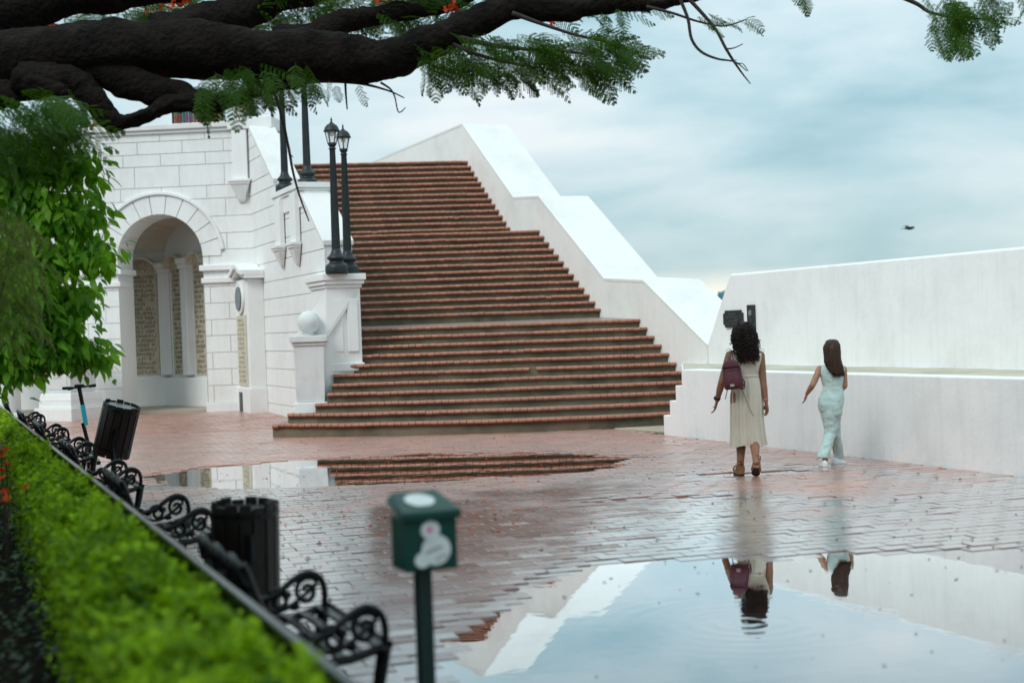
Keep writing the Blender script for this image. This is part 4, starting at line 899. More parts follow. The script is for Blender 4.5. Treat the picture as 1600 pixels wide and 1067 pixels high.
# dress: gathered skirt and sleeveless bodice
sk = MB(); rings = []; ns = 120
prof = [(586, 1166, .128, .098), (592, 1166.5, .142, .112), (602, 1166.5, .155, .125), (615, 1166.5, .164, .135), (630, 1167, .170, .142), (650, 1167, .168, .150), (670, 1168, .172, .158), (685, 1169, .178, .165), (696.5, 1170, .184, .170)]
for i, (y, x, a, b_) in enumerate(prof):
    c = V(x, y); k = i/(len(prof)-1); r = []
    for j in range(ns):
        t = 2*math.pi*j/ns; amp = .016*min(1, k*2.5)+.007*(k > 0)
        f_ = 1+ (amp*math.sin(t*17+2*math.sin(t*3))+.55*amp*math.sin(t*29+1)) * (1.0+k*1.7)
        valley = -.16*k*math.exp(-((t-math.radians(262))/.16)**2)
        lift = .015*math.sin(t*3+1)*k+.03*k*k*math.exp(-((t-math.radians(300))/.5)**2)
        r.append(Vector((c.x+a*(f_+valley)*math.cos(t), c.y+b_*(f_+valley)*math.sin(t), c.z+lift)))
    rings.append(r)
sk.loft(rings, cap=False); inner = [[Vector((p.x*.985+V(1168, 640).x*.015, p.y*.985+V(1168, 640).y*.015, p.z)) for p in r] for r in rings[::-1]]
sk.loft(inner, cap=False); so_ = obj('skirt', sk, LINEN, wo, world=True, smooth=True, fix=False)
bo = MB(); bo.loft([ell(V(1165.5, y, dd), a, b_, 28) for y, a, b_, dd in ((589, .129, .100, 0), (583, .137, .104, 0), (574, .150, .110, 0), (565, .166, .112, 0), (559, .172, .104, 0), (553, .170, .088, .0), (548.5, .148, .074, .01), (546, .105, .066, .01), (544.5, .07, .06, .01))])
cloth('bodice', bo, LINEN, wo, .009, 4)
wb = MB(); wb.loft([ell(V(1166, y), a, b_, 30) for y, a, b_ in ((590, .134, .106), (588.5, .139, .111), (586.5, .139, .111), (585, .134, .106))]); obj('waistband', wb, LINEN, wo, world=True, smooth=True)
for e, s_ in ((shL, -1), (shR, 1)):
    tq = MB(); o_ = e+Vector((-s_*.012, 0, .052)); tq.tube([o_, o_+Vector((s_*.03, -.02, .02)), o_+Vector((s_*.055, -.02, .008)), o_+Vector((s_*.05, -.02, -.012))], .0035, 5); obj('shoulder_tie', tq, LINEN, wo, world=True)
# hair
hm = MB(); hm.loft([ell(V(x, y, dd), a, b_, 22) for x, y, a, b_, dd in ((1162, 502.5, .03, .03, .0), (1162, 505, .075, .075, .0), (1162, 511, .092, .098, -.01), (1162, 520, .106, .105, -.03), (1163, 530, .103, .095, -.05), (1166, 539, .094, .078, -.075), (1168, 548, .088, .06, -.10), (1170, 556, .055, .04, -.11), (1171, 561, .025, .02, -.11))])
hob = obj('hair', hm, HAIRD, wo, world=True, smooth=True)
cu = MB()
for i in range(640):
    k = random.random() if i < 430 else random.random()*.28-.06; t = random.uniform(math.pi*.95, math.pi*2.05)
    y = 506+k*50; x0 = np.interp(y, [505, 520, 540, 560], [1162, 1162, 1165, 1170.5]); a = np.interp(y, [503, 511, 520, 530, 540, 550, 561], [.05, .094, .108, .108, .10, .078, .035]); b_ = np.interp(y, [503, 511, 520, 530, 540, 550, 561], [.05, .105, .115, .105, .085, .06, .03]); dd = np.interp(y, [505, 520, 540, 560], [0, -.03, -.075, -.11])
    c = V(x0, y, dd)+Vector((a*1.05*math.cos(t), b_*1.06*math.sin(t), 0)); ln = random.uniform(.05, .12); r = random.uniform(.010, .019); ph = random.random()*6; dr = Vector((math.cos(t)*.25+random.gauss(.04, .12), math.sin(t)*.2, -1)).normalized(); nn = random.uniform(1.5, 3)
    cu.tube([c+dr*ln*q+Vector((math.cos(ph+q*nn*6.28), math.sin(ph+q*nn*6.28), 0))*r for q in np.linspace(0, 1, 15)], [.0068-.004*q for q in np.linspace(0, 1, 15)], 4)
tag(obj('curls', cu, HAIRD, hob, world=True, smooth=True), kind='stuff')
wt = MB(); d_ = (V(1120.5, 626, .05)-V(1127.5, 598, -.02)).normalized(); c = V(1121.2, 622, .045); wt.tube([c-d_*.014, c+d_*.014], .034, 14); wt.ball(c+Vector((-.03, -.01, 0)), (.014, .02, .02), 10, 6); obj('wrist_watch', wt, pm('black_rubber', (.012, .012, .013), rough=.5), wo, world=True)
wt = MB(); d_ = (V(1197, 627, -.07)-V(1192.5, 598, -.03)).normalized(); c = V(1196.6, 624, -.067); wt.tube([c-d_*.006, c+d_*.006], .029, 14); obj('pink_wristband', wt, pm('pink_band', (.6, .16, .25), rough=.5), wo, world=True)

# --- backpack on her left shoulder
PACK = pm('burgundy_canvas', (.115, .028, .045), (.075, .018, .03), 9, .75, bump=.4, bscale=120); PACKD = pm('burgundy_webbing', (.085, .018, .033), rough=.8)
bp = V(1144, 586, -.20); bo_ = empty('backpack', bp, R_(-12)); bo_.rotation_euler = (R_(-6), R_(-6), R_(-14)); bo_.scale = (.9, .9, .93); tag(bo_, 'small burgundy backpack slung over one shoulder of the woman in the cream dress', 'backpack')
def sup(c, a, b_, n=26): return ell(c, a, b_, n, 0, .55)
pk = MB(); pk.loft([sup((0, 0, z), a, b_) for z, a, b_ in ((-.160, .07, .03), (-.157, .095, .045), (-.14, .108, .056), (-.06, .110, .062), (.04, .103, .058), (.10, .090, .050), (.145, .066, .038), (.163, .035, .02))]); obj('pack_body', pk, PACK, bo_, smooth=True)
pk = MB(); pk.loft([sup((0, -.058, z), a, b_) for z, a, b_ in ((-.145, .06, .012), (-.135, .078, .026), (-.05, .080, .032), (.02, .072, .026), (.035, .05, .012))]); obj('front_pocket', pk, PACK, bo_, smooth=True)
pk = MB(); pk.loft([sup((0, -.012, z), a, b_) for z, a, b_ in ((.085, .098, .058), (.095, .102, .062), (.13, .083, .052), (.165, .05, .03), (.172, .02, .012))]); obj('top_flap', pk, PACKD, bo_, smooth=True)
zp_ = MB(); zp_.tube([Vector((.094*math.cos(a), -.045-.0*a, .02+.11*math.sin(a))) for a in np.linspace(.1, math.pi-.1, 16)], .005, 5); obj('zip', zp_, PACKD, bo_)
obj('side_panel', MB().prism([(.106, -.04, -.14), (.112, .03, -.14), (.100, .03, .09), (.094, -.035, .09)], (.006, 0, 0)), PACKD, bo_)
obj('label_patch', MB().box((-.005, -.092, -.122), (.048, .006, .026)), pm('woven_patch', (.55, .50, .42), (.35, .25, .22), 60, .8), bo_)
sh_ = bo_.matrix_basis.inverted(); toL = lambda p: sh_ @ p
bpm = Matrix.Translation(bp) @ Euler((R_(-6), R_(-6), R_(-14))).to_matrix().to_4x4() @ Matrix.Diagonal((.9, .9, .93, 1)); inv = bpm.inverted()
s = MB(); s.tube([inv @ V(1146, 563, -.16), inv @ V(1143.5, 553, -.11), inv @ V(1142.5, 547.5, .0), inv @ V(1144, 551, .11), inv @ V(1141, 570, .14)], .014, 6, flat=.5); obj('shoulder_strap', s, PACKD, bo_)
s = MB(); s.tube([inv @ V(1158, 604, -.2), inv @ V(1164, 620, -.2), inv @ V(1171, 638, -.2), inv @ V(1177.5, 650, -.19)], .008, 6, flat=.4); obj('hanging_strap', s, PACKD, bo_)
s = MB(); s.tube([inv @ V(1160, 592, -.19), inv @ V(1163.5, 596, -.2), inv @ V(1163, 606, -.2), inv @ V(1157, 608, -.2)], .009, 6); obj('side_loop', s, PACKD, bo_)
s = MB(); s.tube([inv @ V(1137, 604, -.12), inv @ V(1135.5, 615, -.12), inv @ V(1133, 624, -.12)], .005, 5); obj('hanging_strap', s, PACKD, bo_)

# --- girl in the mint jumpsuit
D = 15.5
gc = G(1300, 735); go = empty('person', (gc.x, gc.y, 0)); tag(go, 'person with long straight brown hair walking in a pale mint jumpsuit', 'person')
mb = MB(); hc = V(1300, 546, .03); head(mb, hc, .93, Vector((-.45, 1, 0)).normalized())
mb.capsule(hc+Vector((0, -.02, -.06)), V(1300, 567), .043, .046)
mb.loft([ell(V(x, y), a, b_) for x, y, a, b_ in ((1300, 567, .05, .045), (1300, 571, .11, .06), (1300, 577, .135, .07), (1300, 588, .122, .08), (1301, 600, .094, .070), (1301, 608, .090, .066), (1299, 618, .095, .075), (1298, 630, .10, .08), (1298, 638, .08, .07))])
shL, shR = V(1281, 576.5, .01), V(1318, 577, .01)
arm(shL, V(1269.5, 602, -.06), V(1261, 615, .02), V(1257.5, 626, .06), (.040, .034, .03, .021), Vector((.5, 1, 0)), .86, .45)
arm(shR, V(1320, 602, -.02), V(1317, 608, .16), V(1314, 604, .22), (.040, .034, .03, .021), Vector((-.5, .5, .3)), .86, .6)
kL, kR = V(1300, 672, .02), V(1300, 668, .08); aL, aR = V(1289, 721, -.10), V(1309, 720, .22)
hL, hR = V(1291, 634), V(1305, 634)
for h_, k_, a_ in ((hL, kL, aL), (hR, kR, aR)): mb.capsule(h_, k_, .055, .04); mb.capsule(k_, a_, .04, .03)
body_obj(mb, SK2, go, .007)
# the jumpsuit: bodice and two wide trouser legs crossing in stride
ju = MB(); ju.loft([ell(V(x, y), a, b_, 26) for x, y, a, b_ in ((1300, 569.5, .075, .055), (1300, 572, .118, .066), (1300, 577, .140, .080), (1300, 586, .130, .090), (1301, 596, .114, .086), (1301.5, 604, .108, .083), (1301, 612, .115, .092), (1299, 622, .134, .108), (1298, 632, .138, .114), (1298, 640, .125, .108), (1298, 645, .10, .09))])
def leg(pts):
    pth = bezier([p for p, r in pts], 8); rr = [v.x for v in bezier([(r, 0, 0) for p, r in pts], 8)]; L_ = len(pth); rings = []
    for i, (p, r) in enumerate(zip(pth, rr)):
        k = i/(L_-1); rings.append([p+Vector((r*(1+.05*math.sin(3*a+k*4)+.06*k*math.sin(5*a+1))*math.cos(a), r*1.15*(1+.05*math.sin(4*a+2))*math.sin(a), 0)) + UZ*.010*math.sin(a*2+i*.9)*(1-abs(k-.4)) for a in np.linspace(0, 2*math.pi, 20, endpoint=False)])
    ju.loft(rings)
leg([(V(1292, 630), .092), (V(1295, 645), .086), (V(1297, 660, .0), .076), (V(1298, 674, -.0), .066), (V(1293, 692, -.05), .058), (V(1288.5, 707, -.08), .060), (V(1287, 715, -.09), .064)])
leg([(V(1304, 630), .092), (V(1303, 645), .086), (V(1302, 658, .06), .076), (V(1304, 674, .08), .060), (V(1308, 693, .14), .052), (V(1310.5, 708, .19), .053), (V(1311, 716, .21), .055)])
jo = cloth('jumpsuit', ju, MINT, go, .0085, 2); dt = bpy.data.textures.new('folds', 'CLOUDS'); dt.noise_scale = .07; dm_ = jo.modifiers.new('d', 'DISPLACE'); dm_.texture = dt; dm_.strength = .020; dm_.mid_level = .35; dm_.texture_coords = 'LOCAL'
zpm = MB(); zpm.tube([V(1301, 576, -.085), V(1301.3, 590, -.094), V(1301.8, 604, -.09)], .003, 5); obj('back_zip', zpm, pm('mint_seam', (.44, .58, .56)), go, world=True)
cut = MB() #; cut.loft([[V(1285.6, 599, -.045), V(1285.6, 611, -.05), V(1289.8, 609, -.088), V(1291, 607, -.09)], [V(1284.4, 599, -.05), V(1284.4, 611, -.055), V(1289.5, 609, -.096), V(1291.2, 607, -.098)]]); cut.ball(V(1288.0, 606, -.052), (.012, .030, .034), 12, 8); obj('side_cutout_skin', cut, SK2, go, world=True)
hm = MB(); hm.loft([ell(V(x, y, dd), a, b_, 22) for x, y, a, b_, dd in ((1300, 530, .03, .03, .0), (1300, 532, .065, .07, .0), (1300, 537, .080, .092, .0), (1299.5, 546, .085, .094, -.01), (1300, 556, .083, .082, -.03), (1301.5, 566, .078, .058, -.06), (1305, 576, .078, .042, -.085), (1309, 583, .060, .028, -.10), (1311, 587, .04, .018, -.105))])
hob = obj('hair', hm, HAIRB, go, world=True, smooth=True); stn = MB()
for i in range(150):
    f_ = random.uniform(-1, 1); jt = random.gauss(0, .004); e_ = random.uniform(579, 590); fx = f_
    pth = []
    for y in np.linspace(534+4*abs(f_), e_, 9):
        x0 = np.interp(y, [530, 546, 566, 587], [1300, 1299, 1301, 1310.5]); a = np.interp(y, [530, 537, 546, 566, 576, 590], [.03, .081, .088, .083, .080, .066]); b_ = np.interp(y, [530, 537, 546, 566, 576, 590], [.03, .096, .098, .062, .042, .03]); dd = np.interp(y, [530, 546, 566, 587], [0, -.01, -.06, -.105])
        wv = .012*math.sin(y*.16+i*1.7)*max(0, (y-548)/40); pth.append(V(x0, y, dd)+Vector((a*f_*1.0+jt+wv, -b_*math.sqrt(max(0, 1-f_*f_*.92))*1.03, 0))+Vector((random.gauss(0, .003), 0, 0)))
    stn.tube(pth, [.004, .006, .007, .007, .007, .007, .006, .005, .002], 4)
tag(obj('hair_strands', stn, HAIRB, hob, world=True, smooth=True), kind='stuff')
def sneaker(a_, dirv, pitch=0):
    d = dirv.normalized(); sd_ = Vector((d.y, -d.x, 0)); h_ = Vector((a_.x, a_.y, 0))-d*.06
    s = MB(); R2 = []
    for x, w, t in ((-.012, .022, .05), (.0, .034, .085), (.05, .037, .085), (.10, .039, .062), (.15, .042, .048), (.19, .036, .038), (.213, .016, .026)):
        c = h_+d*x; R2.append([c+sd_*w*math.cos(q)+UZ*(.022+max(0, math.sin(q))*t) for q in np.linspace(0, 2*math.pi, 14, endpoint=False)])
    s.loft(R2); o = obj('sneaker', s, WSHOE, go, world=True, smooth=True)
    so2 = MB(); ol = [(-.016, .026), (.02, .038), (.10, .041), (.16, .044), (.2, .034), (.218, .016)]; so2.prism([h_+d*x+sd_*w for x, w in ol]+[h_+d*x-sd_*w for x, w in ol[::-1]], UZ*.024); obj('sole', so2, WSHOE, o, world=True, bevel=.005)
sneaker(V(1288, 725, -.12), Vector((.0, 1, 0))); sneaker(V(1308, 727, .12), Vector((.75, .6, 0)))

# --- two people up on the terrace
def upper_person(px, py, D_, skin, shirt, label, facing, pose):
    h_ = P(px, py, D_); root = empty('person', (h_.x, h_.y, 5.05)); tag(root, label, 'person')
    f_ = facing.normalized(); r_ = Vector((f_.y, -f_.x, 0)); s = 1.0; global mb; mb = MB()
    head(mb, h_, 1.0, f_); nk_ = h_+Vector((0, 0, -.17))-f_*.03; mb.capsule(h_-UZ*.06-f_*.01, nk_, .052, .06)
    c = nk_-UZ*.05
    rot = math.atan2(r_.y, r_.x)
    T_ = [(-.0, .10, .07), (-.05, .175, .10), (-.16, .175, .115), (-.32, .15, .11), (-.45, .155, .11), (-.55, .16, .115)]
    mb.loft([ell(c+UZ*z-f_*(.0+abs(z)*pose['lean']), a, b_, 20, rot) for z, a, b_ in T_])
    sL, sR = c-r_*.18-UZ*.05, c+r_*.18-UZ*.05
    for sh, e, w, hd in ((sL, *pose['L'](c, f_, r_)), (sR, *pose['R'](c, f_, r_))): arm(sh, e, w, hd, (.052, .042, .036, .026), f_+UZ*.6, 1.0, .8)
    hp = c-UZ*.58-f_*.55*pose['lean']; z0 = 5.06
    for sg in (-1, 1):
        kn = Vector((hp.x, hp.y, z0+.48))+r_*sg*.09; mb.capsule(hp+r_*sg*.085, kn, .085, .06); an = Vector((kn.x, kn.y, z0+.08)); mb.capsule(kn, an, .055, .04); mb.capsule(an-UZ*.04, an-UZ*.04+f_*.14, .04, .03)
    body_obj(mb, skin, root, .011)
    t_ = MB(); t_.loft([ell(c+UZ*z-f_*(abs(z)*pose['lean']), a+.010, b_+.012, 20, rot) for z, a, b_ in [(-.02, .135, .085)]+T_[1:]]); obj('shirt', t_, shirt, root, world=True, smooth=True)
    tr_ = MB(); tr_.loft([ell(Vector((hp.x, hp.y, z)), a, .13, 18, rot) for z, a in ((hp.z+.05, .17), (hp.z-.1, .18), (z0+.45, .18))]); obj('shorts', tr_, pm('navy_cloth', (.03, .04, .08)), root, world=True, smooth=True)
    return root, h_, f_, r_
SHW = pm('white_cotton', (.75, .75, .73), rough=.9); SHG = pm('sage_cotton', (.42, .46, .42), rough=.9)
fold = {'lean': .12, 'L': lambda c, f, r: (c-r*.24-UZ*.28+f*.05, c-r*.02-UZ*.30+f*.26, c+r*.08-UZ*.30+f*.27), 'R': lambda c, f, r: (c+r*.24-UZ*.28+f*.05, c+r*.03-UZ*.27+f*.27, c-r*.07-UZ*.25+f*.28)}
r, h_, f_, r_ = upper_person(151, 184, 31.0, SK2, SHW, 'person in grey cap and white tank top leaning on the terrace parapet', Vector((.9, -.35, 0)), fold)
cpm = MB(); cpm.lathe([(.085, .02), (.086, .05), (.075, .09), (.045, .115), (.005, .122)], 18, h_); cpm.prism([h_+UZ*.03+f_*.05+r_*.06, h_+UZ*.03+f_*.16+r_*.04, h_+UZ*.03+f_*.16-r_*.04, h_+UZ*.03+f_*.05-r_*.06], UZ*.012); obj('cap', cpm, pm('grey_cap', (.16, .17, .18), rough=.9), r, world=True, smooth=False)
rest_ = {'lean': .1, 'L': lambda c, f, r: (c-r*.20-UZ*.30+f*.16, c-r*.10-UZ*.08+f*.22, c-r*.07+UZ*.06+f*.17), 'R': lambda c, f, r: (c+r*.22-UZ*.30+f*.1, c+r*.05-UZ*.36+f*.26, c-r*.04-UZ*.36+f*.30)}
r, h_, f_, r_ = upper_person(380, 160, 31.3, SK2, SHG, 'person resting chin on hand beside the corner lamp on the terrace', Vector((-.85, -.45, 0)), rest_)
hq = MB(); hq.ball(h_-f_*.02+UZ*.025, (.085, .085, .10), 16, 10); hq.loft([ell(h_-f_*.06+UZ*z, a, .05, 14) for z, a in ((.0, .08), (-.12, .08), (-.22, .05))]); obj('hair', hq, HAIRB, r, world=True, smooth=True)
# ------------------------------------------------------------------ textile stall on the terrace
ts = empty('textile_stall', P(310, 190, 32.6)); ts.location.z = 5.05; tag(ts, 'rack of bright red and green patterned cloths behind the terrace parapet', 'stall')
cl_cols = [((.45, .05, .06), (.05, .25, .16)), ((.03, .30, .22), (.35, .07, .22)), ((.07, .22, .05), (.42, .10, .25)), ((.50, .10, .03), (.10, .30, .12))]
for i, (a, b_) in enumerate(((272, 284), (285, 300), (301, 322), (324, 346))):
    m = pm('patterned_cloth', *cl_cols[i], 16, .8, lo=.47, hi=.53); q = MB(); lo, hi = P(a, 200, 32.6), P(b_, 168, 32.6); n_ = 12; z0, z1 = lo.z-.35, hi.z
    q.loft([[Vector((lo.x+(hi.x-lo.x)*k/n_, 32.6+.03*math.sin(k*1.9+i)+s, z)) for z in (z0, z1)] for k, s in [(k, 0) for k in range(n_+1)]], cap=False, closed=False)
    o = obj('hanging_cloth', q, m, ts, world=True, fix=False); sm_ = o.modifiers.new('s', 'SOLIDIFY'); sm_.thickness = .012
fr_ = MB(); a, b_ = P(270, 167, 32.6), P(348, 166, 32.6)
fr_.tube([a, b_], .015, 6)
for p in (a, b_): fr_.tube([p, Vector((p.x, p.y, 5.05))], .018, 6)
obj('rack_frame', fr_, IRON, ts, world=True)

# ------------------------------------------------------------------ leaves
FROND = leafmat('feathery_leaf', (.012, .040, .005), (.050, .120, .011), .40, spec=.12); BROAD = leafmat('broad_leaf', (.04, .16, .012), (.21, .46, .030), .50, spec=.22, rough=.4)
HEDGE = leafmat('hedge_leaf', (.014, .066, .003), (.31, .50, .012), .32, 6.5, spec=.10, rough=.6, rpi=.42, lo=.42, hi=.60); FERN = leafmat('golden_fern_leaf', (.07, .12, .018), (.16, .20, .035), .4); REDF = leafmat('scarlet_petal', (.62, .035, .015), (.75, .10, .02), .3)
TWIG = pm('thin_twig', (.035, .022, .02), (.02, .014, .012), 9, .8)
def frond_mesh(name, L, npin, plen, nlf, droop, seed, mat, lf=(.012, .0042)):
    r = random.Random(seed); V_ = []; F_ = []; ax_pts = []
    for i in range(npin+1):
        s = L*i/npin; ax_pts.append(Vector((s*math.cos(droop*s/L*.5), 0, -s*math.sin(droop*s/L*.7))))
    def quad(c, a, b_):
        o = len(V_); V_.extend([c, c+a*.5+b_, c+a, c+a*.5-b_]); F_.append((o, o+1, o+2, o+3))
    for i in range(1, npin+1):
        c = ax_pts[i]; td = (ax_pts[i]-ax_pts[i-1]).normalized()
        for sg in (-1, 1):
            pl = plen*(math.sin(math.pi*min(.95, .18+.75*i/npin)))*r.uniform(.85, 1.1)
            pd = (Vector((0, sg, 0))*.9+td*.55+UZ*r.uniform(-.35, .05)).normalized(); up = Vector((0, 0, 1))
            sd_ = pd.cross(up).normalized()
            for k in range(nlf):
                q = c+pd*pl*(k+1)/nlf-UZ*.15*pl*((k+1)/nlf)**2; w = lf[0]*(1-.4*abs(k/nlf-.45))
                for s2 in (-1, 1):
                    dl = (sd_*s2+pd*.35+up*r.uniform(-.3, .15)).normalized(); quad(q, dl*w, pd*lf[1])
            o = len(V_); V_.extend([c-up*.0012, c+pd*pl-UZ*.15*pl, c+pd*pl*.98-UZ*.15*pl+up*.002, c+up*.0012]); F_.append((o, o+1, o+2, o+3))
    for i in range(npin):
        a, b_ = ax_pts[i], ax_pts[i+1]; o = len(V_); e = Vector((0, .0022, 0)); V_.extend([a-e, b_-e, b_+e, a+e]); F_.append((o, o+1, o+2, o+3))
    me = bpy.data.meshes.new(name); me.from_pydata([tuple(v) for v in V_], [], F_); me.materials.append(mat); return me
fr_meshes = [frond_mesh('frond', random.uniform(.32, .44), 8, .14, 10, random.uniform(.1, .6), i, FROND, (.0185, .0072)) for i in range(7)]
def arrays(me):
    v = np.empty(len(me.vertices)*3); me.vertices.foreach_get('co', v); f = np.array([list(p.vertices) for p in me.polygons]); return v.reshape(-1, 3), f
def join_instances(name, items, mats, parent, kind='stuff'):
    Vs, Fs, o = [], [], 0; cache = {}
    for me, M in items:
        if me.name not in cache: cache[me.name] = arrays(me)
        v, f = cache[me.name]; A = np.array(M); Vs.append(v @ A[:3, :3].T+A[:3, 3]); Fs.append(f+o); o += len(v)
    if not Vs: return None
    V_ = np.vstack(Vs); F_ = np.vstack(Fs)
    me = bpy.data.meshes.new(name); me.vertices.add(len(V_)); me.vertices.foreach_set('co', V_.ravel()); me.loops.add(F_.size); me.loops.foreach_set('vertex_index', F_.ravel().astype(np.int32))
    me.polygons.add(len(F_)); me.polygons.foreach_set('loop_start', np.arange(0, F_.size, F_.shape[1], dtype=np.int32)); me.update(); me.validate()
    return tag(obj(name, me, mats, parent, world=True), kind=kind)
def orient(p, d, roll=0, s=1.):
    d = d.normalized(); z = Vector((0, 0, 1)); y = z.cross(d)
    if y.length < .05: y = Vector((0, 1, 0))
    y.normalize(); z = d.cross(y); M = Matrix((d, y, z)).transposed().to_4x4(); return Matrix.Translation(p) @ M @ Matrix.Rotation(roll, 4, 'X') @ Matrix.Scale(s, 4)

# ------------------------------------------------------------------ big tree whose limbs reach over the plaza
bt = empty('flame_tree', (-6.6, 12.6, 0)); tag(bt, 'massive dark flame tree limbs with feathery leaves reaching across the top', 'tree')
def limb(pts, D0, D1, name='limb', n=12, rough=.10, taper=None):
    c = [P(x, y, D0+(D1-D0)*i/(len(pts)-1)) for i, (x, y, r) in enumerate(pts)]; rr = [r*(D0+(D1-D0)*i/(len(pts)-1))/2222 for i, (x, y, r) in enumerate(pts)]
    nb = 16 if rr[0] > .06 else 7; path = bezier(c, nb); rad = [v.x for v in bezier([(r, 0, 0) for r in rr], nb)]
    mb = MB(); mb.tube(path, [max(.004, r) for r in rad], 30 if rr[0] > .06 else 8)
    if rr[0] > .06: mb.v = [tuple(Vector(v)+Vector((mnoise.noise(Vector(v)*2.2), mnoise.noise(Vector(v)*2.2+UZ*9), mnoise.noise(Vector(v)*2.6+UZ*17)))*.05+Vector((mnoise.noise(Vector(v)*7), 0, mnoise.noise(Vector(v)*7+UZ*5)))*.028+Vector((mnoise.noise(Vector(v)*19), mnoise.noise(Vector(v)*19+UZ*3), mnoise.noise(Vector(v)*19+UZ*5)))*.012) for v in mb.v]
    return obj(name, mb, BARK if rr[0] > .03 else TWIG, bt, world=True, smooth=True)
limb([(-220, 190, 95), (-100, 125, 70), (0, 108, 57), (120, 92, 52), (250, 78, 47), (400, 84, 42), (520, 91, 38), (600, 96, 33), (655, 76, 29), (715, 48, 25), (780, 22, 22), (850, 14, 18), (950, 12, 13), (1010, 8, 12), (1060, -2, 9), (1140, -20, 5)], 12.4, 12.9)
limb([(-200, 120, 60), (-60, 50, 44), (60, 10, 34), (180, -12, 30), (300, -25, 26), (420, -50, 20)], 12.9, 13.6)
limb([(250, 62, 38), (330, 34, 30), (400, 12, 26), (470, -8, 22), (560, -40, 18)], 13.0, 13.9)
limb([(440, 72, 26), (500, 52, 20), (560, 32, 18), (630, 18, 17), (690, 5, 18), (760, -20, 14)], 13.0, 13.8)
limb([(40, 130, 30), (100, 128, 25), (140, 150, 20), (172, 186, 17), (190, 194, 15), (220, 184, 14), (262, 166, 14), (320, 158, 13), (360, 150, 9)], 12.2, 12.2)
limb([(130, 108, 22), (200, 128, 22), (270, 150, 20), (330, 158, 15), (400, 146, 8), (480, 132, 5)], 12.4, 12.3)
limb([(-40, 150, 26), (10, 150, 20), (22, 165, 9)], 12.2, 12.0)
limb([(30, 128, 22), (70, 138, 17), (95, 146, 12), (100, 150, 4)], 12.0, 11.9)
TW = [[(380, 128, 5), (430, 132, 4.5), (500, 127, 4), (560, 131, 2.5), (605, 142, 1.5), (632, 154, .8)], [(425, 133, 2.6), (440, 180, 2.3), (452, 235, 2.2), (458, 268, 1.9), (468, 305, 1.6), (483, 346, 1.)], [(452, 240, 1.2), (458, 246, .8)], [(595, 130, 2), (610, 140, 1.5), (617, 152, 1.2), (623, 176, 1), (634, 169, .7)], [(540, 130, 2), (541, 150, 1.6), (543, 172, 1.)],
      [(1060, -4, 3), (1074, 30, 2.6), (1080, 62, 2.4), (1095, 82, 2.2), (1120, 93, 1.8), (1148, 98, 1.2), (1166, 112, .7)], [(1070, -6, 3.4), (1098, 24, 3), (1118, 48, 2.6), (1134, 78, 2.4), (1148, 100, 2), (1160, 117, 1.4), (1172, 132, .8)], [(1134, 78, 1.4), (1147, 76, 1.), (1160, 70, .7)], [(1120, 93, 1.2), (1140, 96, .8), (1150, 95, .6)], [(1148, 101, 1.1), (1160, 101, .7), (1168, 112, .5)],
      [(1010, 12, 2.6), (1050, 22, 2.2), (1090, 35, 1.8), (1130, 42, 1.4), (1165, 32, 1)], [(1405, -4, 4), (1432, 8, 3.4), (1450, 20, 2.8), (1475, 26, 2), (1520, 30, 1.6), (1560, 34, 1)],
      [(700, 55, 5), (760, 70, 4), (820, 78, 3), (890, 82, 2.2), (950, 92, 1.4)], [(690, 62, 4), (740, 84, 3), (790, 98, 2.5), (850, 108, 1.6), (905, 112, 1)], [(800, 22, 4), (850, 40, 3), (900, 56, 2.2), (960, 70, 1.5)], [(650, 82, 4), (670, 100, 3), (700, 112, 2), (740, 122, 1.2)]]
for t_ in TW: limb(t_, 12.6, 12.7, 'twig')
# trunk, outside the frame on the bed behind the hedge
tk = MB(); tk.tube(bezier([(-6.7, 12.2, -.1), (-6.5, 12.2, .9), (-6.35, 12.25, 2.0), (-6.1, 12.3, 3.0), (-5.75, 12.4, 3.75)], 6), [.62, .55, .5, .47]+[.46]*17+[.44]*4, 20); obj('trunk', tk, BARK, bt, world=True, smooth=True)
leafs = []
def spray(x0, x1, y0, y1, n, D_, dirs, shape=None, s=(0.75, 1.1), dz=.9):
    k = 0
    while k < n:
        x, y = random.uniform(x0, x1), random.uniform(y0, y1)
        if shape and not shape(x, y): continue
        a = R_(random.uniform(*dirs)); d = Vector((math.cos(a), random.uniform(-.7, .7), math.sin(a)))
        leafs.append((random.choice(fr_meshes), orient(P(x, y, D_+random.uniform(-dz, dz)), d, random.uniform(-.6, .6), random.uniform(*s)))); k += 1
spray(640, 990, 50, 112, 210, 12.9, (-50, 10), lambda x, y: y < 118-max(0, x-880)*.25 and y > 40+max(0, 720-x)*.30, s=(.7, 1.0))
spray(650, 800, 88, 112, 16, 12.8, (-95, -20), s=(.6, .85)); spray(880, 945, 48, 82, 14, 12.7, (-20, 30)); spray(930, 975, 58, 100, 30, 12.6, (-60, 0), s=(.5, .75))
spray(1085, 1165, 18, 40, 14, 12.6, (-30, 10), s=(.4, .6)); spray(1440, 1545, -10, 45, 56, 12.2, (-65, 5), s=(.6, .85)); spray(1455, 1500, 35, 62, 14, 12.2, (-110, -50), s=(.5, .7)); spray(1235, 1265, -26, -8, 5, 12.4, (-110, -30), s=(.5, .6)); spray(1570, 1630, -20, 5, 7, 12.2, (-160, -60), s=(.6, .8))
spray(930, 990, 8, 24, 6, 12.7, (-100, -40), s=(.4, .6)); spray(320, 480, 95, 140, 60, 12.5, (-120, -20), s=(.6, .9)); spray(310, 400, 128, 150, 14, 12.1, (-120, -75), s=(.6, .85)); spray(480, 560, 120, 134, 8, 12.4, (-120, -50), s=(.4, .6))
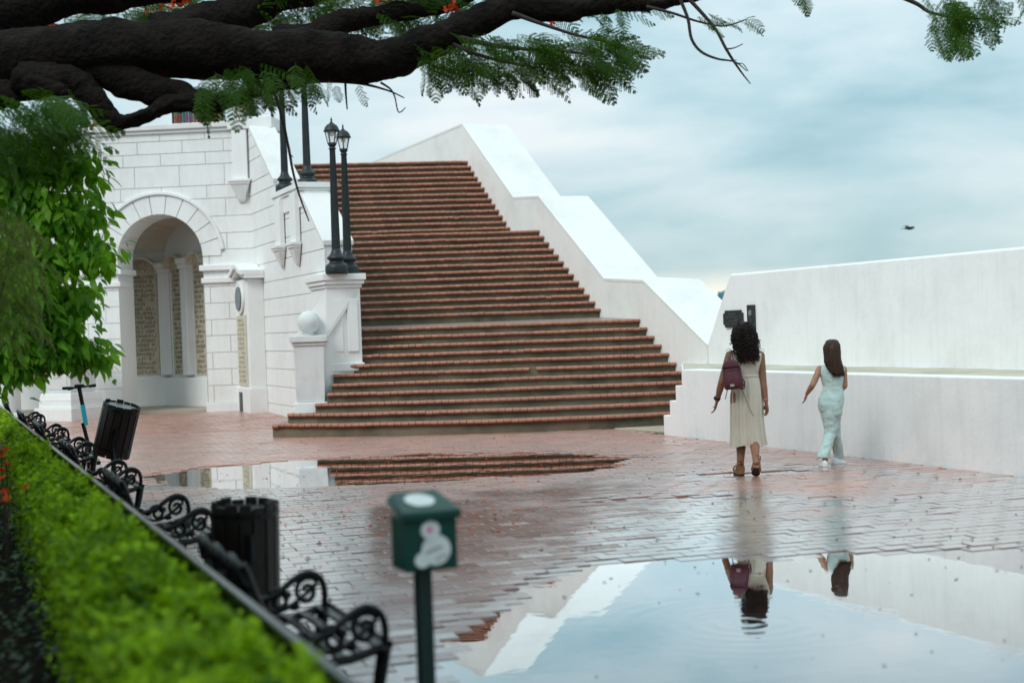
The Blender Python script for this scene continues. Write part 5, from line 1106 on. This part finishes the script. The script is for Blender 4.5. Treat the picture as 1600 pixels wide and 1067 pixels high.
spray(380, 720, -30, 50, 230, 14.2, (-60, 60)); spray(740, 1000, -20, 14, 40, 14.0, (-30, 30)); spray(120, 400, 0, 60, 90, 14.4, (-60, 60)); spray(90, 150, 30, 62, 14, 14.5, (-60, 60)); spray(200, 300, -10, 20, 12, 14.5, (-60, 60))
spray(0, 100, 150, 215, 70, 11.2, (-50, 5), s=(.8, 1.1)); spray(-60, 20, 165, 260, 26, 11.2, (-70, 0)); spray(40, 110, 135, 170, 10, 11.5, (-60, 0), s=(.6, .9))
vis = [l for l in leafs]; random.shuffle(vis)
for me, M in vis[:300]:
    o = bpy.data.objects.new('leaf', me); C.objects.link(o); o.parent = bt; o.matrix_local = Matrix.Translation(-bt.location) @ M
extra = list(vis[300:])
V_ = []; F_ = []
for i in range(1, 10):
    for sg in (-1, 1):
        c = Vector((.045*i, 0, -.004*i*i*.3)); pl = .13*math.sin(math.pi*min(.95, .18+.75*i/9)); o_ = len(V_); V_ += [c, c+Vector((pl*.5, sg*pl*.5, .01)), c+Vector((pl*.5, sg*pl, -.02)), c+Vector((-.01, sg*pl*.6, 0))]; F_.append((o_, o_+1, o_+2, o_+3))
cf = bpy.data.meshes.new('shade_frond'); cf.from_pydata([tuple(v) for v in V_], [], F_); top_ = []
for i in range(5500):   # unseen tree crown above the frame, added and placed to shade the planting bed
    a = random.random()*6.283; r_ = math.sqrt(random.random()); x = -8.6+5.4*r_*math.cos(a); y = 2.5+6.2*r_*math.sin(a); z = 6.6-1.0*r_*r_+random.gauss(0, .35)+.5*mnoise.noise((x*.7, y*.7, 1))
    if z < 1.65+max(y, 0)*.262+.25: continue
    top_.append((cf, orient(Vector((x, y, z)), Vector((random.uniform(-1, 1), random.uniform(-1, 1), random.uniform(-.5, .2))), 0, 1.3)))
join_instances('unseen_shade_crown', top_, FROND, bt)
join_instances('crown_leaves', extra, FROND, bt)
fl = MB()
for (x, y, n_, sp_) in ((75, 42, 46, 26), (58, 48, 20, 14), (280, 4, 22, 18), (706, 12, 26, 12), (864, 36, 5, 3), (250, 8, 10, 20), (590, -6, 14, 26)):
    for i in range(n_):
        p = P(x+random.gauss(0, sp_*.55), y+random.gauss(0, sp_*.28), 13.6+random.uniform(-.4, .4))
        for k in range(4):
            d = Vector((random.gauss(0, 1), random.gauss(0, 1), random.gauss(0, 1))).normalized(); e = d.cross(Vector((.3, .5, .8))).normalized()*.014; fl.add([p, p+d*.02+e, p+d*.042, p+d*.02-e], [(0, 1, 2, 3)])
tag(obj('blossoms', fl, REDF, bt, world=True, fix=False), kind='stuff')
pd_ = MB(); pd_.tube(bezier([P(826, 128, 12.6), P(829, 136, 12.6), P(836, 143, 12.6), P(844, 141, 12.6)], 5), [.006]+[.014]*11+[.012, .008, .005, .003], 8); obj('seed_pod', pd_, TWIG, bt, world=True, smooth=True)

# ------------------------------------------------------------------ broad leaved tree
lt = empty('broad_leaf_tree', (-5.35, 12.9, 0)); tag(lt, 'bright green broad leaved tree in front of the arched building', 'tree')
def leaf_mesh(L, w, bend):
    V_ = []; F_ = []
    prof = [(0, .02), (.15, .55), (.4, 1), (.65, .82), (.85, .4), (1, .0)]
    for s, k in prof: z = -bend*s*s*L; V_ += [(s*L, -w*k, z+.12*w*k), (s*L, 0, z), (s*L, w*k, z+.12*w*k)]
    for i in range(len(prof)-1):
        a = i*3; F_ += [(a, a+1, a+4, a+3), (a+1, a+2, a+5, a+4)]
    me = bpy.data.meshes.new('leaf'); me.from_pydata(V_, [], F_); me.materials.append(BROAD); return me
lms = [leaf_mesh(random.uniform(.10, .135), random.uniform(.024, .032), random.uniform(.1, .6)) for _ in range(6)]
tip = [P(40, 230, 12.7), P(90, 228, 12.9), P(130, 235, 12.9), P(150, 262, 13.), P(140, 300, 12.8), P(120, 340, 12.6), P(160, 330, 12.8), P(172, 385, 12.8), P(160, 400, 12.5), P(140, 450, 12.9), P(130, 470, 12.7), P(125, 500, 12.6), P(165, 545, 12.8), P(150, 540, 12.7), P(115, 530, 12.6), P(90, 540, 12.5), P(60, 430, 12.2), P(30, 560, 12.2), P(40, 500, 12.2), P(10, 530, 12.1), P(55, 290, 12.9), P(20, 300, 13.1), P(90, 400, 12.6), P(0, 380, 12.5), P(80, 480, 12.5), P(20, 450, 12.7), P(-30, 250, 12.9), P(-40, 400, 12.8), P(-40, 520, 12.6)]
tk = MB(); tk.tube([(-5.35, 12.9, -.1), (-5.3, 12.9, .8), (-5.25, 12.9, 1.6), (-5.15, 12.9, 2.4), (-5.0, 12.9, 3.0)], [.10, .085, .075, .06, .04], 10); obj('trunk', tk, BARK, lt, world=True, smooth=True)
br_ = MB(); lv = []
for tp in tip:
    s0 = Vector((-5.25, 12.9, min(2.8, max(1.2, tp.z-.45)))); mid = (s0+tp)/2+Vector((0, random.uniform(-.1, .1), .18)); pth = bezier([s0, mid, tp], 8); br_.tube(pth, [.013*(1-.85*i/16)+.0015 for i in range(17)], 6)
    nl = 330
    for i in range(nl):
        k = random.uniform(.30, 1.0)**.8; c = pth[int(k*16)]; off = Vector((random.gauss(0, 1), random.gauss(0, 1), random.gauss(0, .8)))*(.165*(1.2-.68*k)); off.z -= .03
        d = Vector((off.x+random.gauss(.15, .3)*.2, off.y+random.gauss(0, .2), random.uniform(-.9, .15)*.2)).normalized(); lv.append((random.choice(lms), orient(c+off, Vector((d.x, d.y, random.uniform(-1.1, .05))), random.uniform(-.7, .7), random.uniform(.55, 1.3))))
obj('branches', br_, BARK, lt, world=True, smooth=True)
def inv_px(p):
    # screen column used only to pick which leaves are single objects
    return 800+p.x/p.y*2222
random.shuffle(lv); lv.sort(key=lambda q: q[1].translation.y)
front = [l for l in lv if inv_px(l[1].translation) > 5][:300]; fid = {id(l) for l in front}
for me, M in front:
    o = bpy.data.objects.new('leaf', me); C.objects.link(o); o.parent = lt; o.matrix_local = Matrix.Translation(-lt.location) @ M
join_instances('crown_leaves', [l for l in lv if id(l) not in fid], BROAD, lt)

# ------------------------------------------------------------------ golden feathery shrub at the frame edge
fs_ = empty('feathery_shrub', P(-40, 560, 10.6)); fs_.location.z = 0; tag(fs_, 'golden green feathery fern like shrub at the edge before the broad leaved tree', 'shrub')
fe_m = [frond_mesh('fern', random.uniform(.34, .5), 12, .085, 9, random.uniform(.5, 1.2), 90+i, FERN, (.011, .0028)) for i in range(5)]
it = []
for i in range(230):
    x, y = random.uniform(-70, 55), random.uniform(325, 505)
    if x > 30+25*math.sin((y-325)/180*math.pi)-8: continue
    it.append((random.choice(fe_m), orient(P(x, y, 10.6+random.uniform(-.4, .4)), Vector((random.uniform(.4, 1), random.uniform(-.6, .3), random.uniform(-.55, .1))), random.uniform(-.4, .4), random.uniform(.55, .9))))
for me, M in it:
    o = bpy.data.objects.new('frond', me); C.objects.link(o); o.parent = fs_; o.matrix_local = Matrix.Translation(-fs_.location) @ M
stm = MB()
for i in range(7):
    b_ = Vector((fs_.location.x+random.uniform(-.15, .1), fs_.location.y+random.uniform(-.15, .15), -.05)); t = P(random.uniform(-60, 30), random.uniform(330, 480), 10.6); stm.tube(bezier([b_, (b_+t)/2+Vector((-.12, 0, .2)), t], 6), [.016]*7+[.012, .011, .01, .009, .007, .005], 6)
obj('stems', stm, TWIG, fs_, world=True)

# ------------------------------------------------------------------ planting bed, edging wall and hedge
bed = MB(); pts = [QT(-4.5, -4, 0), QT(.94, -4, 0), QT(.94, 25, 0), QT(-4.5, 25, 0)]
for i in range(40):
    for j in range(10):
        p = QT(-4.5+5.44*j/9, -4+29*i/39, 0); bed.v.append((p.x, p.y, .13+.04*mnoise.noise(p*1.3)))
for i in range(39):
    for j in range(9): bed.f.append((i*10+j, i*10+j+1, (i+1)*10+j+1, (i+1)*10+j))
tag(obj('planting_soil', bed, SOIL, smooth=True, fix=False), kind='structure')
RAIL = pm('wet_steel_edge', (.02, .022, .023), (.05, .055, .056), 12, .22, metal=.2)
ew = empty('bed_edging', QT(.95, 12, 0)); tag(ew, 'thin dark steel edging with wet shining rim between hedge and benches', 'edging')
for i in range(11):
    t0, t1 = 2.0+2.0*i, 4.0+2.0*i-.006; obj('edging_panel', boxqt(.945, .955, t0, t1, -.05, .758), IRON, ew, world=True)
obj('edging_rim', boxqt(.933, .967, 2.0, 23.0, .760, .778), RAIL, ew, world=True, bevel=.006)
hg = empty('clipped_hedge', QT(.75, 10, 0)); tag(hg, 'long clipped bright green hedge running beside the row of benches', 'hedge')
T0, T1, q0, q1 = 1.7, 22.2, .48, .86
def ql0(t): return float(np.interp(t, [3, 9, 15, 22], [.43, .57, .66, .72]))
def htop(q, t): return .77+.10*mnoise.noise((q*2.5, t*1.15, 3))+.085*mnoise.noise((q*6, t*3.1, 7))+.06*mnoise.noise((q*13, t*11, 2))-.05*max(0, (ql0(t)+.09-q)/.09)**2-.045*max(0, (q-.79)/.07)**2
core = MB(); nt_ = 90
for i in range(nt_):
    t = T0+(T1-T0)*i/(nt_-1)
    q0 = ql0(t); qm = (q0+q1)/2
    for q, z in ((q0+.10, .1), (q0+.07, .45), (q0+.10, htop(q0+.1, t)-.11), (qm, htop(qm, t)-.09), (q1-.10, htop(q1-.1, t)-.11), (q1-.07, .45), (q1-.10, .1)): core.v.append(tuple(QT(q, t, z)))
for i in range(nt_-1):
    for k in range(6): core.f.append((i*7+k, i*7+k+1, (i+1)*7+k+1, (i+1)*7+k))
obj('hedge_shade_core', core, pm('hedge_inner_shade', (.012, .022, .006), (.02, .016, .01), 20, .9, pos=True), hg, world=True, fix=False)  # dark core added inside the leaves to block light; shade in its colour
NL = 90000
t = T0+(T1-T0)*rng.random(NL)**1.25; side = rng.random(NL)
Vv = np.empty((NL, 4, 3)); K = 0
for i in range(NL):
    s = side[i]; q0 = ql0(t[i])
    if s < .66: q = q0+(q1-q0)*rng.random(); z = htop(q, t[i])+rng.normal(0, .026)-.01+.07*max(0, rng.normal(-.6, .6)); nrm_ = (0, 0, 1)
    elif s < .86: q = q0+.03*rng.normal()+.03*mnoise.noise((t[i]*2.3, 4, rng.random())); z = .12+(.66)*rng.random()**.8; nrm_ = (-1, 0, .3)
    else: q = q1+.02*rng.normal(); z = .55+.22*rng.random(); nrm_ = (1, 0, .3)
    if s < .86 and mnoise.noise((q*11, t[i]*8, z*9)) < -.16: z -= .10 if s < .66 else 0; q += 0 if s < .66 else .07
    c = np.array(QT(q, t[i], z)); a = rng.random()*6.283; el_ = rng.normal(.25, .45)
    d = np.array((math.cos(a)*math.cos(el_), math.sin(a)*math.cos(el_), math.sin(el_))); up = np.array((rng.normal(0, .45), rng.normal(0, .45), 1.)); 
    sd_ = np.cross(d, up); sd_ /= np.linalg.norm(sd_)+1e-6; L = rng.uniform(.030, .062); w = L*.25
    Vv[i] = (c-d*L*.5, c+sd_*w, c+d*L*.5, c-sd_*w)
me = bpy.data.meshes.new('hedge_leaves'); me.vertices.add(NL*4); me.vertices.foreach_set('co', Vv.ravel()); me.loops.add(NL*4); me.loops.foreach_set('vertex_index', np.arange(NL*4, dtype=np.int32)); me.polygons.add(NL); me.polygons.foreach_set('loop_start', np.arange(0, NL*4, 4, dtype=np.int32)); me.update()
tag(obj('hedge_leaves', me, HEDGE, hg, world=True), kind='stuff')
# low flowering plants on the bed
DARKL = leafmat('dark_ground_leaf', (.014, .040, .010), (.035, .075, .014), .3)
low = MB(); red = MB()
for i in range(11000):
    t_ = random.uniform(3.5, 20); q = ql0(t_)-.02-1.5*random.random()**1.4; d0 = (t_-3)/16
    if random.random() > .25+.9*d0: continue
    p = QT(q, t_, .16+random.random()**1.3*(.12+.46*min(1, d0*1.6))); a = random.random()*6.28; L = random.uniform(.03, .06); d = Vector((math.cos(a), math.sin(a), random.uniform(-.3, .7))); e = d.cross(Vector((random.gauss(0, .4), random.gauss(0, .4), 1))).normalized()*L*.28; low.add([p, p+d*L*.5+e, p+d*L, p+d*L*.5-e], [(0, 1, 2, 3)])
tag(obj('flower_bed_leaves', low, DARKL, fix=False), kind='stuff')
for (x, y) in ((5, 690), (8, 708), (2, 715), (12, 706), (3, 737), (10, 727), (38, 736), (40, 764), (8, 784), (2, 749), (0, 705), (22, 692), (5, 772), (30, 712)):
    p = G(x, y, .72); r = empty('red_flower_head', p); 
    f_ = MB()
    for k in range(26):
        d = Vector((random.gauss(0, 1), random.gauss(0, 1), abs(random.gauss(0, 1)))).normalized()*random.uniform(.02, .045); e = d.cross(Vector((.2, .4, .9))).normalized()*.011; f_.add([d*.5, d*.8+e, d*1.15, d*.8-e], [(0, 1, 2, 3)])
    obj('petals', f_, REDF, r, fix=False); s_ = MB(); s_.tube([(0, 0, 0), (.01, 0, -p.z+.1)], .004, 5); obj('stem', s_, TWIG, r)
    tag(r, 'red flower cluster on the dark bed beyond the hedge', 'flower', 'red flower clusters on the bed behind the hedge')

# ------------------------------------------------------------------ fallen petals and leaf bits on the pavement
def litter(name, n, m, sz, region, lift=.0025):
    mb = MB(); k = 0
    while k < n:
        x, y = region()
        q, t_ = toQT(Vector((x, y, 0)))
        if q < 1.15 or q > 9.85 or y > 22 and abs(x) < 3.2: continue
        z = max(gh(x, y), 0)+lift; a = random.random()*6.28; L = random.uniform(*sz); u = Vector((math.cos(a), math.sin(a), random.uniform(-.05, .12)))*L; v = Vector((-math.sin(a), math.cos(a), random.uniform(-.08, .1)))*L*random.uniform(.25, .6); c = Vector((x, y, z)); h_ = UZ*L*random.uniform(.08, .26)
        mb.add([c-u*.5, c+v*.5+h_, c+u*.5, c-v*.5+h_*.6, c+h_*.2], [(0, 1, 4), (1, 2, 4), (2, 3, 4), (3, 0, 4)]); k += 1
    return tag(obj(name, mb, m, fix=False), kind='stuff')
litter('fallen_petals', 330, REDF, (.022, .05), lambda: (lambda D_: (random.gauss(-1.3, 1.0), D_))(random.gauss(12.6, 1.1)) if random.random() < .5 else (lambda D_: (random.gauss(-.9, 1.8), D_))(random.uniform(9, 22)))
litter('leaf_litter', 430, pm('dark_leaf_bits', (.022, .014, .010), (.05, .028, .016), 30, .7, pos=True), (.02, .052), lambda: (lambda D_: (random.uniform(-.30, .38)*D_, D_))(8.6+13*random.random()**1.1))
litter('twig_litter', 34, pm('floating_bits', (.035, .025, .02), rough=.6), (.012, .03), lambda: (random.uniform(-.1, 3.4), random.uniform(6.6, 9.9)))
litter('yellow_leaves', 26, pm('yellow_leaf', (.55, .33, .03), rough=.6), (.03, .055), lambda: (random.choice((-3.2, -2.9, 1.9, 2.1, 1.4))+random.gauss(0, .2), random.choice((22.4, 19.5, 21.8))+random.gauss(0, .12)))

# ------------------------------------------------------------------ bird and far hill
bl = P(1420, 357, 45); bi = empty('flying_bird', bl); tag(bi, 'dark bird gliding alone in the grey sky', 'bird')
mb = MB(); mb.tube([(-.17, 0, .02), (-.10, 0, .01), (0, 0, 0), (.10, 0, -.01), (.15, 0, .01), (.19, 0, .0)], [.012, .035, .05, .04, .03, .006], 10)
for sg in (-1, 1): mb.loft([[Vector((.07, sg*.03, .02)), Vector((-.06, sg*.03, .02)), Vector((-.06, sg*.03, .008)), Vector((.07, sg*.03, .008))], [Vector((.06, sg*.22, .07)), Vector((-.05, sg*.22, .07)), Vector((-.05, sg*.22, .062)), Vector((.06, sg*.22, .062))], [Vector((-.02, sg*.42, .03)), Vector((-.05, sg*.42, .03)), Vector((-.05, sg*.42, .026)), Vector((-.02, sg*.42, .026))]])
mb.loft([[Vector((-.15, -.02, .02)), Vector((-.15, .02, .02)), Vector((-.15, .02, .01)), Vector((-.15, -.02, .01))], [Vector((-.27, -.06, .02)), Vector((-.27, .06, .02)), Vector((-.27, .06, .015)), Vector((-.27, -.06, .015))]])
o = obj('body', mb, pm('dark_feather', (.012, .014, .016), rough=.7), bi, smooth=False); o.rotation_euler = (R_(8), R_(-6), R_(10))
hp = MB(); cxy = P(1150, 500, 2600)
for i in range(60):
    for j in range(12):
        x = cxy.x-150+300*i/59; y = cxy.y-150+500*j/11; e = math.exp(-((i-31)/8)**2)*math.sin(math.pi*(j+.5)/12); hp.v.append((x, y, -20+82*e*(1+.5*mnoise.noise((i*.35, j*.5, 2)))))
for i in range(59):
    for j in range(11): hp.f.append((i*12+j, (i+1)*12+j, (i+1)*12+j+1, i*12+j+1))
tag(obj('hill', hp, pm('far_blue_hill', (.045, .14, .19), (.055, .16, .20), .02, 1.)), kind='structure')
